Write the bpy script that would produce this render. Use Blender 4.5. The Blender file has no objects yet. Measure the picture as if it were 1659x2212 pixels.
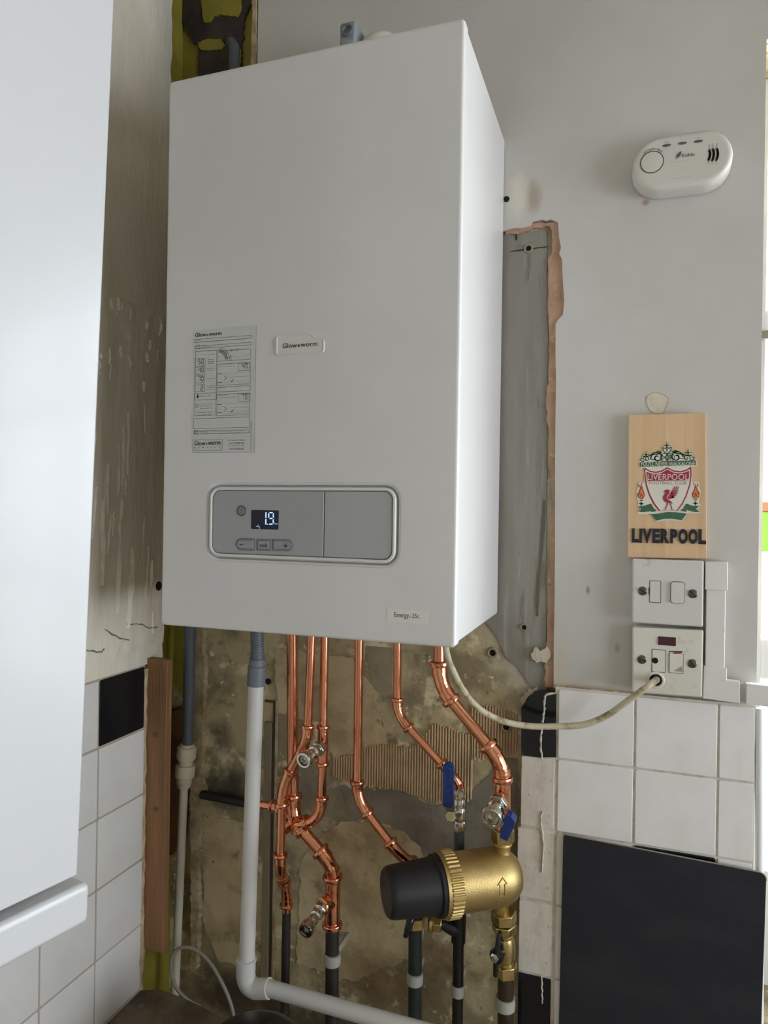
import bpy, bmesh, math, random
from mathutils import Vector as V, Matrix, noise

random.seed(7)
SC = bpy.context.scene
COL = SC.collection

# ------------------------------------------------------------------ camera
cam_data = bpy.data.cameras.new('camera')
cam_data.sensor_fit = 'VERTICAL'
cam_data.sensor_height = 36.0
cam_data.lens = 1529.97 / 2212 * 36.0
cam_data.clip_start = 0.02
cam = bpy.data.objects.new('camera', cam_data)
COL.objects.link(cam)
yaw, roll = 0.3358, 0.0155
cam.matrix_world = (Matrix.Translation((0.7694, -1.0936, 1.65)) @ Matrix.Rotation(yaw, 4, 'Z')
                    @ Matrix.Rotation(math.pi / 2 - 0.0004, 4, 'X') @ Matrix.Rotation(roll, 4, 'Z'))
SC.camera = cam

# ------------------------------------------------------------------ sky, daylight, exposure
SC.view_settings.view_transform = 'Standard'
SC.view_settings.look = 'None'
SC.view_settings.gamma = 1.0
SC.view_settings.use_curve_mapping = False
SC.view_settings.exposure = 0.82
world = bpy.data.worlds.new('overcast_sky')
SC.world = world
world.use_nodes = True
wbg = world.node_tree.nodes['Background']
wbg.inputs['Color'].default_value = (0.875, 0.92, 1.0, 1)
wbg.inputs['Strength'].default_value = 7.0
WIN1 = (0.936, 2.50, 0.95, 2.31)          # opening in the back wall: x0, x1, z0, z1
FILL_WIN = (-1.60, -0.20, 0.90, 2.05)         # added unseen opening in the right wall for fill light: y0, y1, z0, z1
RX = 2.90                                 # right wall
FY = -2.80                                # wall behind the camera
CZ = 2.62


def portal(loc, rot, sx, sz):
    d = bpy.data.lights.new('window_daylight', 'AREA')
    d.shape = 'RECTANGLE'
    d.size, d.size_y = sx, sz
    d.cycles.is_portal = True
    o = bpy.data.objects.new('window_daylight', d)
    o.location = loc
    o.rotation_euler = rot
    COL.objects.link(o)


portal(((WIN1[0] + WIN1[1]) / 2, 0.20, (WIN1[2] + WIN1[3]) / 2), (-math.pi / 2, 0, 0), WIN1[1] - WIN1[0], WIN1[3] - WIN1[2])
portal((RX + 0.16, (FILL_WIN[0] + FILL_WIN[1]) / 2, (FILL_WIN[2] + FILL_WIN[3]) / 2), (math.pi / 2, 0, math.pi / 2), FILL_WIN[1] - FILL_WIN[0], FILL_WIN[3] - FILL_WIN[2])  # sampling portal of the added fill opening


# ------------------------------------------------------------------ materials
def lin(c):
    r = []
    for v in c:
        v /= 255.0
        r.append(v / 12.92 if v <= 0.04045 else ((v + 0.055) / 1.055) ** 2.4)
    return (*r, 1)


MATS = {}


def mat(name, c, rough=0.5, metal=0.0, layers=(), bump=0.0, bscale=60, bstretch=(1, 1, 1), spots=(), coat=0.0, emit=None, spec=None, rvar=0.0):
    """layers: (colour, scale, lo, hi, stretch) mixed over by noise; spots: (centre, radii, colour, amount) stains and painted shade"""
    m = bpy.data.materials.new(name)
    m.use_nodes = True
    nt = m.node_tree
    N, Lk = nt.nodes, nt.links
    b = N['Principled BSDF']
    b.inputs['Roughness'].default_value = rough
    b.inputs['Metallic'].default_value = metal
    if coat:
        b.inputs['Coat Weight'].default_value = coat
        b.inputs['Coat Roughness'].default_value = 0.08
    if spec is not None:
        b.inputs['Specular IOR Level'].default_value = spec
    b.inputs['Base Color'].default_value = lin(c)
    tc = None
    cur = None
    if layers or bump or spots or rvar:
        tc = N.new('ShaderNodeTexCoord')

    def mixc(fac, col):
        nonlocal cur
        mx = N.new('ShaderNodeMix')
        mx.data_type = 'RGBA'
        Lk.new(fac, mx.inputs[0])
        if cur is None:
            mx.inputs[6].default_value = lin(c)
        else:
            Lk.new(cur, mx.inputs[6])
        mx.inputs[7].default_value = lin(col)
        cur = mx.outputs[2]

    for i, (col, sc, lo, hi, st) in enumerate(layers):
        mp = N.new('ShaderNodeMapping')
        mp.inputs['Scale'].default_value = st
        mp.inputs['Location'].default_value = (3.1 * i + 0.7, 1.3 * i, 2.2 * i)
        Lk.new(tc.outputs['Object'], mp.inputs['Vector'])
        nz = N.new('ShaderNodeTexNoise')
        nz.inputs['Scale'].default_value = sc
        nz.inputs['Detail'].default_value = 8
        nz.inputs['Roughness'].default_value = 0.6
        Lk.new(mp.outputs[0], nz.inputs['Vector'])
        mr = N.new('ShaderNodeMapRange')
        mr.inputs['From Min'].default_value = lo
        mr.inputs['From Max'].default_value = hi
        Lk.new(nz.outputs[0], mr.inputs[0])
        mixc(mr.outputs[0], col)
    for (p, rad, col, amt) in spots:
        mp = N.new('ShaderNodeMapping')
        mp.vector_type = 'TEXTURE'
        mp.inputs['Location'].default_value = p
        mp.inputs['Scale'].default_value = rad
        Lk.new(tc.outputs['Object'], mp.inputs['Vector'])
        ln = N.new('ShaderNodeVectorMath')
        ln.operation = 'LENGTH'
        Lk.new(mp.outputs[0], ln.inputs[0])
        nz = N.new('ShaderNodeTexNoise')
        nz.inputs['Scale'].default_value = 45
        nz.inputs['Detail'].default_value = 5
        Lk.new(tc.outputs['Object'], nz.inputs['Vector'])
        ad = N.new('ShaderNodeMath')
        ad.operation = 'MULTIPLY_ADD'
        Lk.new(nz.outputs[0], ad.inputs[0])
        ad.inputs[1].default_value = 0.6
        Lk.new(ln.outputs['Value'], ad.inputs[2])
        mr = N.new('ShaderNodeMapRange')
        mr.inputs['From Min'].default_value = 1.25
        mr.inputs['From Max'].default_value = 0.6
        mr.inputs['To Max'].default_value = amt
        Lk.new(ad.outputs[0], mr.inputs[0])
        mixc(mr.outputs[0], col)
    if cur is not None:
        Lk.new(cur, b.inputs['Base Color'])
    if rvar:
        nz = N.new('ShaderNodeTexNoise')
        nz.inputs['Scale'].default_value = 30
        nz.inputs['Detail'].default_value = 6
        Lk.new(tc.outputs['Object'], nz.inputs['Vector'])
        mr = N.new('ShaderNodeMapRange')
        mr.inputs['From Min'].default_value = 0.3
        mr.inputs['From Max'].default_value = 0.7
        mr.inputs['To Min'].default_value = max(0.02, rough - rvar)
        mr.inputs['To Max'].default_value = rough + rvar
        Lk.new(nz.outputs[0], mr.inputs[0])
        Lk.new(mr.outputs[0], b.inputs['Roughness'])
    if bump:
        mp = N.new('ShaderNodeMapping')
        mp.inputs['Scale'].default_value = bstretch
        Lk.new(tc.outputs['Object'], mp.inputs['Vector'])
        nz = N.new('ShaderNodeTexNoise')
        nz.inputs['Scale'].default_value = bscale
        nz.inputs['Detail'].default_value = 8
        Lk.new(mp.outputs[0], nz.inputs['Vector'])
        bp = N.new('ShaderNodeBump')
        bp.inputs['Strength'].default_value = bump
        bp.inputs['Distance'].default_value = 0.004
        Lk.new(nz.outputs[0], bp.inputs['Height'])
        Lk.new(bp.outputs[0], b.inputs['Normal'])
    if emit:
        b.inputs['Emission Color'].default_value = lin(c)
        b.inputs['Emission Strength'].default_value = emit
    MATS[name] = m
    return m


U1 = (1, 1, 1)
VS = (1, 1, 0.18)   # stretched vertically
ENAMEL = mat('white_enamel', (229, 227, 226), 0.32, coat=0.25, layers=[((224, 222, 220), 6, .4, .7, U1)])
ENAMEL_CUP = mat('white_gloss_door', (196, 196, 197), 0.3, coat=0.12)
PLAS_W = mat('white_plastic', (228, 228, 222), 0.35)
PLAS_OFF = mat('aged_white_plastic', (222, 218, 206), 0.4, layers=[((196, 184, 164), 40, .58, .78, U1)])
TRUNK = mat('white_trunking', (226, 224, 218), 0.4, layers=[((200, 190, 175), 60, .62, .8, U1)])
PANEL_G = mat('grey_fascia', (172, 174, 176), 0.42)
PANEL_F = mat('grey_flap', (178, 180, 181), 0.22)
BTN = mat('grey_button', (160, 162, 164), 0.4)
DKLINE = mat('dark_print', (40, 42, 46), 0.6)
MIDLINE = mat('grey_print', (92, 94, 98), 0.6)
LTLINE = mat('pale_print', (150, 151, 152), 0.6)
REDDOT = mat('red_print', (170, 50, 62), 0.5)
STICK = mat('sticker_paper', (216, 216, 212), 0.5)
STICK2 = mat('pale_label', (232, 231, 226), 0.45)
SCREEN = mat('dark_screen', (44, 48, 60), 0.12)
DIGIT = mat('lit_digits', (150, 178, 240), 0.5, emit=0.9)
DIGIT2 = mat('dim_lit_symbols', (150, 160, 190), 0.5, emit=0.35)
COPPER = mat('copper', (231, 163, 128), 0.2, 1.0, layers=[((208, 132, 102), 16, .45, .75, (1, 1, .3)), ((120, 62, 48), 38, .62, .8, U1)], rvar=0.1)
COPPER_F = mat('bright_copper_fitting', (233, 162, 126), 0.16, 1.0, layers=[((180, 104, 80), 30, .5, .75, U1)], bump=0.25, bscale=90, rvar=0.08)
PIPE_DARK = mat('old_dark_pipe', (50, 44, 42), 0.5, 0.2, layers=[((30, 28, 28), 30, .4, .7, (1, 1, .2))], bump=0.3)
PIPE_GREEN = mat('old_green_painted_pipe', (44, 54, 52), 0.45, 0.2, layers=[((26, 28, 28), 25, .45, .6, (1, 1, .3)), ((84, 110, 104), 80, .66, .75, (1, 1, .15))])
PIPE_BROWN = mat('old_brown_pipe', (74, 60, 50), 0.35, 0.3, layers=[((46, 38, 34), 40, .4, .65, U1), ((140, 130, 118), 60, .7, .78, (1, 1, .3))])
PIPE_BLUEGREY = mat('dull_blue_grey_pipe', (72, 80, 86), 0.5, 0.1)
CHROME = mat('chrome', (226, 224, 218), 0.16, 1.0, layers=[((186, 182, 172), 60, .5, .7, U1)])
NICKEL = mat('satin_nickel', (208, 204, 194), 0.24, 1.0)
BRASS = mat('brass', (204, 182, 126), 0.32, 1.0, layers=[((164, 138, 86), 30, .45, .75, U1)], rvar=0.08)
BRASS_S = mat('sandblasted_brass', (196, 172, 118), 0.47, 1.0, layers=[((180, 154, 100), 20, .4, .7, U1)], bump=0.12, bscale=600)
BLACK_P = mat('black_plastic', (24, 24, 28), 0.45, bump=0.06, bscale=500)
BLACK_S = mat('smooth_black_plastic', (22, 22, 24), 0.3)
BLUE_P = mat('blue_plastic', (28, 52, 118), 0.35)
BLUE_L = mat('blue_embossing', (64, 90, 152), 0.4)
GREY_P = mat('grey_plastic', (112, 116, 122), 0.45)
GREY_H = mat('grey_hose', (108, 114, 122), 0.4)
GREY_PIPE = mat('dark_grey_pipe', (88, 94, 102), 0.5, layers=[((74, 78, 84), 20, .4, .65, VS)])
CREAM_P = mat('cream_plastic', (206, 196, 170), 0.45, layers=[((170, 150, 112), 25, .55, .75, U1)])
CREAM_PIPE = mat('cream_pipe', (206, 200, 180), 0.45, layers=[((150, 140, 120), 30, .62, .74, (1, 1, .3)), ((90, 80, 66), 70, .7, .76, U1)])
CABLE = mat('dirty_cream_cable', (198, 188, 160), 0.55, layers=[((140, 122, 84), 60, .5, .66, U1), ((90, 74, 50), 140, .64, .72, U1)])
CABLE_G = mat('grey_cable', (150, 144, 132), 0.55)
CLIP = mat('pale_clip_plastic', (164, 162, 152), 0.5)
BATTEN = mat('stained_batten', (156, 114, 74), 0.7, layers=[((122, 86, 54), 9, .35, .7, (6, 6, .25)), ((172, 134, 94), 30, .62, .75, (4, 4, .15))], bump=0.4, bscale=60, bstretch=(6, 6, .3))
BOARD = mat('dark_brown_board', (128, 84, 54), 0.75, layers=[((98, 64, 44), 18, .4, .7, U1)], bump=0.3)
BAMBOO = mat('bamboo', (224, 190, 150), 0.5, layers=[((212, 174, 132), 38, .4, .62, (1, 1, .03)), ((230, 200, 160), 90, .55, .7, (1, 1, .04))])
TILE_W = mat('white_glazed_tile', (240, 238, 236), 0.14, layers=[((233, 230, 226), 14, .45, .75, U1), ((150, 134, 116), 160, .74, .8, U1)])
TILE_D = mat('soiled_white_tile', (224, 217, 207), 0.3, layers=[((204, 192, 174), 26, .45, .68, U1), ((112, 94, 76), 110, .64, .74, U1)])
TILE_L = mat('shaded_white_tile', (212, 209, 205), 0.2, layers=[((204, 200, 194), 14, .45, .75, U1), ((150, 134, 116), 160, .74, .8, U1)])  # same tile as the right wall, cupboard shade painted in as darker white
TILE_K = mat('black_glazed_tile', (15, 18, 24), 0.16)
GROUT = mat('grout', (218, 211, 200), 0.8, layers=[((190, 176, 156), 40, .5, .7, U1)], bump=0.3, bscale=200)
GROUT_L = mat('tan_grout', (170, 156, 136), 0.8, bump=0.3, bscale=200)
CAULK = mat('white_caulk', (214, 208, 196), 0.6, layers=[((176, 160, 136), 60, .5, .7, U1)], bump=0.4, bscale=200)
SLATE = mat('dark_matt_panel', (29, 32, 42), 0.42, layers=[((42, 45, 50), 9, .45, .75, (1, 1, 2)), ((60, 62, 66), 40, .74, .85, (.4, 1, 3))])
SLATE_E = mat('pale_panel_edge', (150, 140, 128), 0.5)
PLASTER = mat('painted_plaster', (205, 202, 197), 0.6, layers=[((198, 194, 187), 5, .4, .7, U1), ((168, 152, 128), 120, .755, .79, U1)],
              spots=[((0.6212, 0.0000, 2.1343), (.016, .05, .035), (150, 128, 92), .55), ((0.5972, 0.0000, 2.1374), (.022, .05, .05), (226, 220, 202), .8),
                     ((0.7827, 0.0000, 2.1049), (.007, .05, .006), (176, 130, 104), .8), ((0.8368, 0.0000, 1.5855), (.09, .05, .008), (190, 150, 116), .35),
                     ((0.7225, 0.0000, 1.3934), (.06, .05, .006), (176, 146, 110), .5), ((0.6733, 0.0000, 1.4214), (.012, .05, .05), (206, 190, 160), .5),
                     ((0.7104, 0.0000, 1.5381), (.004, .05, .009), (120, 110, 96), .7), ((0.7534, 0.0000, 1.4555), (.006, .05, .01), (150, 138, 120), .6)],
              bump=0.08, bscale=90)
PLASTER_L = mat('peeling_painted_plaster', (232, 224, 208), 0.5, layers=[((216, 206, 184), 8, .4, .65, (1, 1, .4)), ((186, 188, 186), 3.5, .56, .72, (1, 1, .5))], bump=0.35, bscale=120, bstretch=(1, 1, .22))
BROWNCOAT = mat('brown_undercoat_plaster', (190, 156, 130), 0.85, layers=[((166, 130, 104), 26, .4, .7, U1), ((204, 170, 140), 70, .58, .7, U1)], bump=0.5, bscale=90)
CONCRETE = mat('stained_shaded_bare_wall', (190, 175, 138), 0.8,
               layers=[((146, 134, 104), 9, .44, .56, U1), ((226, 212, 172), 20, .55, .63, U1), ((124, 113, 88), 26, .57, .68, U1), ((238, 226, 188), 55, .62, .68, U1), ((92, 84, 68), 75, .65, .73, U1)],
               spots=[((0.6190, 0.0000, 1.7279), (.05, .09, .50), (206, 201, 190), .9), ((0.6089, 0.0000, 1.4726), (.07, .09, .12), (188, 182, 170), .8),
                      ((0.0967, 0.0000, 1.1541), (.08, .09, .050), (70, 64, 56), .9), ((0.2803, 0.0000, 1.1688), (.10, .09, .07), (138, 129, 115), .6), ((0.0810, 0.0000, 1.2383), (.035, .09, .05), (96, 90, 76), .6),
                      ((0.3928, 0.0000, 0.8752), (.18, .09, .05), (132, 100, 70), .6), ((0.1266, 0.0000, 0.7840), (.17, .09, .085), (70, 56, 46), .95), ((0.3124, 0.0000, 0.7712), (.20, .09, .07), (74, 58, 46), .9), ((0.4970, 0.0000, 0.9364), (.05, .09, .04), (126, 95, 70), .7)],  # the darkest low spots put the unlit bottom of the brown wall into colour
               bump=0.5, bscale=70)
CEM = mat('grey_cement_skim', (142, 133, 118), 0.85, layers=[((118, 110, 96), 18, .4, .65, U1), ((128, 120, 104), 40, .58, .7, U1)], bump=0.3, bscale=90)
BUFF = mat('buff_plaster_patch', (204, 186, 148), 0.85, layers=[((172, 154, 118), 12, .44, .6, U1), ((146, 128, 98), 30, .58, .72, U1), ((104, 88, 66), 90, .68, .74, U1)], bump=0.35, bscale=80)
ADHES = mat('combed_tile_adhesive', (214, 186, 148), 0.85, layers=[((188, 160, 122), 20, .4, .65, U1)], bump=0.2, bscale=150)
YELLOW = mat('old_yellow_green_paint', (150, 138, 52), 0.65, layers=[((126, 114, 34), 9, .4, .65, U1), ((104, 92, 34), 34, .6, .72, U1)], bump=0.15)
RESIDUE = mat('dark_adhesive_residue', (72, 58, 50), 0.85, layers=[((48, 40, 38), 18, .4, .62, U1), ((104, 88, 76), 26, .62, .74, U1)], bump=0.7, bscale=60)
FILLER = mat('lumpy_filler', (206, 194, 174), 0.8, bump=0.5, bscale=120)
RIDGE = mat('crumbling_plaster_edge', (192, 174, 140), 0.9, layers=[((150, 128, 96), 30, .4, .65, U1), ((180, 164, 136), 60, .6, .7, U1)], bump=0.7, bscale=90)
HOLE = mat('drilled_hole', (22, 19, 17), 0.9)
STAIN = mat('damp_streak', (104, 98, 84), 0.8)
STEEL = mat('screw_steel', (110, 106, 98), 0.35, 0.9)
NEON = mat('neon_lens', (74, 26, 44), 0.15)
REDP = mat('red_mark', (150, 52, 42), 0.5)
DIRT = mat('grime', (166, 152, 132), 0.7)
FLUEW = mat('white_flue', (224, 222, 214), 0.4)
CRACK = mat('crack_edge', (134, 122, 100), 0.9)
GROOVE = mat('dark_groove', (84, 74, 58), 0.9)
CEM2 = mat('pale_cement', (164, 152, 126), 0.85, layers=[((140, 130, 106), 18, .4, .65, U1)], bump=0.3, bscale=90)
WASTE = mat('white_waste_plastic', (206, 203, 198), 0.38)
ALARMP = mat('ivory_alarm_plastic', (212, 208, 199), 0.4)
SWP = mat('white_switch_plastic', (214, 211, 206), 0.38, layers=[((190, 180, 166), 50, .62, .8, U1)])
GALV = mat('grey_test_plug', (150, 156, 160), 0.45)
CR_W = mat('crest_white', (224, 220, 206), 0.45)
CR_R = mat('crest_red', (164, 46, 66), 0.45)
CR_G = mat('crest_green', (66, 102, 78), 0.45)
CR_O = mat('crest_orange', (224, 146, 84), 0.45)
CR_F = mat('crest_flame_red', (176, 74, 50), 0.45)
CR_K = mat('crest_grey', (150, 128, 118), 0.45)
FOAM = mat('navy_black_letters', (30, 32, 48), 0.6)
CEIL = mat('ceiling_paint', (192, 182, 168), 0.8)
WALLP = mat('room_wall_paint', (204, 198, 190), 0.8)
FLOORM = mat('floor_vinyl', (150, 138, 122), 0.5, layers=[((130, 118, 104), 5, .4, .6, U1)])
UPVC = mat('white_window_frame', (238, 239, 240), 0.3)
WORKTOP = mat('stained_worktop', (118, 104, 84), 0.6, layers=[((82, 70, 56), 14, .42, .6, U1), ((156, 138, 108), 40, .6, .72, U1)], bump=0.2)
PAN = mat('black_enamel', (18, 18, 20), 0.4)
PAVING = mat('pale_paving', (190, 186, 178), 0.8)
GWALL = mat('white_garden_wall', (238, 238, 234), 0.8)
LIME = mat('lime_green_plastic', (104, 160, 36), 0.4)
ORANGE = mat('orange_brown_lid', (150, 84, 46), 0.5)

GLASS = bpy.data.materials.new('window_glass')
GLASS.use_nodes = True
_n = GLASS.node_tree
_n.nodes.clear()
_o = _n.nodes.new('ShaderNodeOutputMaterial')
_m = _n.nodes.new('ShaderNodeMixShader')
_m.inputs[0].default_value = 0.06
_t = _n.nodes.new('ShaderNodeBsdfTransparent')
_t.inputs[0].default_value = (0.96, 0.98, 0.98, 1)
_g = _n.nodes.new('ShaderNodeBsdfGlossy')
_g.inputs['Roughness'].default_value = 0.02
_n.links.new(_t.outputs[0], _m.inputs[1])
_n.links.new(_g.outputs[0], _m.inputs[2])
_n.links.new(_m.outputs[0], _o.inputs[0])


# ------------------------------------------------------------------ mesh helpers
ORIGIN = {}


class G:
    """collects geometry in world coordinates; build() links it as one mesh object"""

    def __init__(s):
        s.v, s.f = [], []

    def add(s, vs, fs):
        n = len(s.v)
        s.v += [tuple(p) for p in vs]
        s.f += [tuple(i + n for i in f) for f in fs]
        return s

    def box(s, x0, x1, y0, y1, z0, z1):
        x0, x1 = min(x0, x1), max(x0, x1); y0, y1 = min(y0, y1), max(y0, y1); z0, z1 = min(z0, z1), max(z0, z1)
        return s.add([(x0, y0, z0), (x1, y0, z0), (x1, y1, z0), (x0, y1, z0), (x0, y0, z1), (x1, y0, z1), (x1, y1, z1), (x0, y1, z1)],
                     [(3, 2, 1, 0), (4, 5, 6, 7), (0, 1, 5, 4), (1, 2, 6, 5), (2, 3, 7, 6), (3, 0, 4, 7)])

    def tube(s, pts, r, seg=16, caps=True):
        pts = [V(p) for p in pts]
        n = len(pts)
        rs = r if isinstance(r, (list, tuple)) else [r] * n
        t = [(pts[min(i + 1, n - 1)] - pts[max(i - 1, 0)]).normalized() for i in range(n)]
        a = V((0, 0, 1)) if abs(t[0].z) < 0.9 else V((1, 0, 0))
        u = t[0].cross(a).normalized()
        vs, fs = [], []
        for i in range(n):
            u = (u - t[i] * u.dot(t[i])).normalized()
            w = t[i].cross(u)
            for k in range(seg):
                an = 2 * math.pi * k / seg
                vs.append(pts[i] + (u * math.cos(an) + w * math.sin(an)) * rs[i])
        for i in range(n - 1):
            for k in range(seg):
                k2 = (k + 1) % seg
                fs.append((i * seg + k, i * seg + k2, (i + 1) * seg + k2, (i + 1) * seg + k))
        if caps:
            fs.append(tuple(range(seg))[::-1])
            fs.append(tuple((n - 1) * seg + k for k in range(seg)))
        return s.add(vs, fs)

    def lathe(s, o, ax, prof, seg=24, hexa=False, rot=0.0):
        """prof: (radius, distance along the axis) pairs"""
        o, ax = V(o), V(ax).normalized()
        a = V((0, 0, 1)) if abs(ax.z) < 0.9 else V((1, 0, 0))
        u = ax.cross(a).normalized(); w = ax.cross(u)
        if hexa: seg = 6
        vs, fs = [], []
        for (r, h) in prof:
            for k in range(seg):
                an = 2 * math.pi * k / seg + rot
                vs.append(o + ax * h + (u * math.cos(an) + w * math.sin(an)) * r)
        n = len(prof)
        for i in range(n - 1):
            for k in range(seg):
                k2 = (k + 1) % seg
                fs.append((i * seg + k, i * seg + k2, (i + 1) * seg + k2, (i + 1) * seg + k))
        fs.append(tuple(range(seg))[::-1])
        fs.append(tuple((n - 1) * seg + k for k in range(seg)))
        return s.add(vs, fs)

    def bead(s, p, d, r, R):
        """rolled collar ring on a pipe"""
        p, d = V(p), V(d).normalized()
        h = (R - r) * 1.0
        prof = [(r, -h), (r + (R - r) * .75, -h * .75), (R, 0), (r + (R - r) * .75, h * .75), (r, h)]
        return s.lathe(p, d, prof, 20)

    def prism(s, poly, off):
        n = len(poly)
        off = V(off)
        vs = [V(p) for p in poly] + [V(p) + off for p in poly]
        fs = [tuple(range(n)), tuple(range(2 * n - 1, n - 1, -1))]
        for i in range(n):
            j = (i + 1) % n
            fs.append((j, i, i + n, j + n))
        return s.add(vs, fs)

    def loft(s, loops, cap0=True, cap1=True):
        n = len(loops[0])
        vs = [p for l in loops for p in l]
        fs = []
        for i in range(len(loops) - 1):
            for k in range(n):
                k2 = (k + 1) % n
                fs.append((i * n + k, i * n + k2, (i + 1) * n + k2, (i + 1) * n + k))
        if cap0: fs.append(tuple(range(n))[::-1])
        if cap1: fs.append(tuple((len(loops) - 1) * n + k for k in range(n)))
        return s.add(vs, fs)

    def build(s, name, m, parent=None, smooth=True, bevel=0.0, ang=38, bseg=2, tri=False):
        org = ORIGIN.get(parent, V((0, 0, 0))) if parent else V((0, 0, 0))
        me = bpy.data.meshes.new(name)
        me.from_pydata([V(p) - org for p in s.v], [], s.f)
        bm = bmesh.new(); bm.from_mesh(me)
        bmesh.ops.recalc_face_normals(bm, faces=bm.faces)
        big = [f for f in bm.faces if len(f.verts) > 4]
        if big and tri: bmesh.ops.triangulate(bm, faces=big, ngon_method='EAR_CLIP')
        bm.to_mesh(me); bm.free()
        if smooth:
            for p in me.polygons: p.use_smooth = True
            me.set_sharp_from_angle(angle=math.radians(ang))
        me.materials.append(m)
        o = bpy.data.objects.new(name, me)
        COL.objects.link(o)
        if parent: o.parent = parent
        ORIGIN[o] = org
        if smooth and not bevel:
            wn = o.modifiers.new('normals', 'WEIGHTED_NORMAL')
            wn.keep_sharp = True
        if bevel:
            md = o.modifiers.new('bevel', 'BEVEL')
            md.width = bevel; md.segments = bseg; md.limit_method = 'ANGLE'; md.angle_limit = math.radians(40)
        return o


def tag(o, label, cat, group=None):
    o['label'] = label
    o['category'] = cat
    if group: o['group'] = group
    return o


def thing(name, label, cat, loc, group=None):
    o = bpy.data.objects.new(name, None)
    o.empty_display_size = 0.03
    o.location = loc
    COL.objects.link(o)
    ORIGIN[o] = V(loc)
    return tag(o, label, cat, group)


def struct(o):
    o['kind'] = 'structure'
    return o


def inst(src, name, loc, parent, scale=(1, 1, 1), m=None):
    """another piece that shares its mesh with src (src mesh is built round its own centre)"""
    o = bpy.data.objects.new(name, src)
    o.location = V(loc) - ORIGIN.get(parent, V((0, 0, 0)))
    o.scale = scale
    COL.objects.link(o)
    o.parent = parent
    if m:
        o.material_slots[0].link = 'OBJECT'
        o.material_slots[0].material = m
    ORIGIN[o] = V(loc)
    return o


def bez(a, c, b, n=10):
    a, c, b = V(a), V(c), V(b)
    return [a * (1 - t) ** 2 + c * 2 * t * (1 - t) + b * t * t for t in [i / n for i in range(n + 1)]]


def spline(pts, n=8):
    pts = [V(p) for p in pts]
    P = [pts[0] * 2 - pts[1]] + pts + [pts[-1] * 2 - pts[-2]]
    out = []
    for i in range(1, len(P) - 2):
        for k in range(n):
            t = k / n
            a, b, c, d = P[i - 1], P[i], P[i + 1], P[i + 2]
            out.append(0.5 * ((2 * b) + (c - a) * t + (2 * a - 5 * b + 4 * c - d) * t * t + (3 * b - a - 3 * c + d) * t ** 3))
    out.append(pts[-1])
    return out


def rrect(x0, x1, z0, z1, r, y, n=6):
    out = []
    for (cx, cz, a0) in ((x1 - r, z1 - r, 0), (x0 + r, z1 - r, 90), (x0 + r, z0 + r, 180), (x1 - r, z0 + r, 270)):
        for k in range(n + 1):
            a = math.radians(a0 + 90 * k / n)
            out.append((cx + r * math.cos(a), y, cz + r * math.sin(a)))
    return out


def rbox(x0, x1, y0, y1, z0, z1, r, e=0.0015, g=None):
    """slab in the x-z plane with rounded corners and a softened front edge (front at y0)"""
    g = g or G()
    return g.loft([rrect(x0, x1, z0, z1, r, y1), rrect(x0, x1, z0, z1, r, y0 + e), rrect(x0 + e * .3, x1 - e * .3, z0 + e * .3, z1 - e * .3, max(r - e * .3, 1e-4), y0 + e * .3),
                   rrect(x0 + e, x1 - e, z0 + e, z1 - e, max(r - e, 1e-4), y0)])


def ragged(pts, step=0.008, amp=0.0025, seed=1, closed=True, keep=None):
    """roughen a polygon outline (points in the wall plane)"""
    rnd = random.Random(seed)
    pts = [V(p) for p in pts]
    out = []
    n = len(pts)
    for i in range(n if closed else n - 1):
        a, b = pts[i], pts[(i + 1) % n]
        out.append(a)
        if keep and not keep(a, b): continue
        d = b - a
        m = int(d.length / step)
        for k in range(1, m):
            p = a + d * (k / m)
            nrm = V((-d.z, 0, d.x)).normalized() if abs(d.y) < 1e-6 else V((0, -d.z, d.y)).normalized()
            out.append(p + nrm * rnd.uniform(-amp, amp))
    if not closed: out.append(pts[-1])
    return out


def slab(name, poly, thick, m, parent, step=0.008, amp=0.0025, seed=1, keep=None, bevel=0.0):
    """thin ragged layer on a wall: front at the polygon, back thick behind it (+y)"""
    return G().prism(ragged(poly, step, amp, seed, True, keep), (0, thick, 0)).build(name, m, parent, smooth=False, tri=True, bevel=bevel)


FONT_CACHE = {}


def text_geo(g, s, a, b, bold=0.0, shear=0.0, vertical=False):
    """letters fitted into the box from a (lower left) to b (upper right) on a plane facing -y"""
    key = (s, bold, shear)
    if key not in FONT_CACHE:
        cu = bpy.data.curves.new('t', 'FONT')
        cu.body = s
        cu.size = 1
        cu.resolution_u = 3
        cu.offset = bold
        cu.shear = shear
        cu.fill_mode = 'FRONT'
        ob = bpy.data.objects.new('t', cu)
        me = bpy.data.meshes.new_from_object(ob)
        FONT_CACHE[key] = ([v.co.copy() for v in me.vertices], [tuple(p.vertices) for p in me.polygons])
        bpy.data.objects.remove(ob); bpy.data.curves.remove(cu); bpy.data.meshes.remove(me)
    vs, fs = FONT_CACHE[key]
    if not vs: return g
    x0 = min(v.x for v in vs); x1 = max(v.x for v in vs); y0 = min(v.y for v in vs); y1 = max(v.y for v in vs)
    a, b = V(a), V(b)
    out = []
    for v in vs:
        p, q = (v.x - x0) / max(x1 - x0, 1e-6), (v.y - y0) / max(y1 - y0, 1e-6)
        if vertical: p, q = 1 - q, p      # reads downwards when q runs down
        out.append((a.x + (b.x - a.x) * p, a.y + (b.y - a.y) * p, a.z + (b.z - a.z) * q))
    if vertical:
        out = [(x, y, a.z + b.z - z) for (x, y, z) in out]
    return g.add(out, fs)


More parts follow.
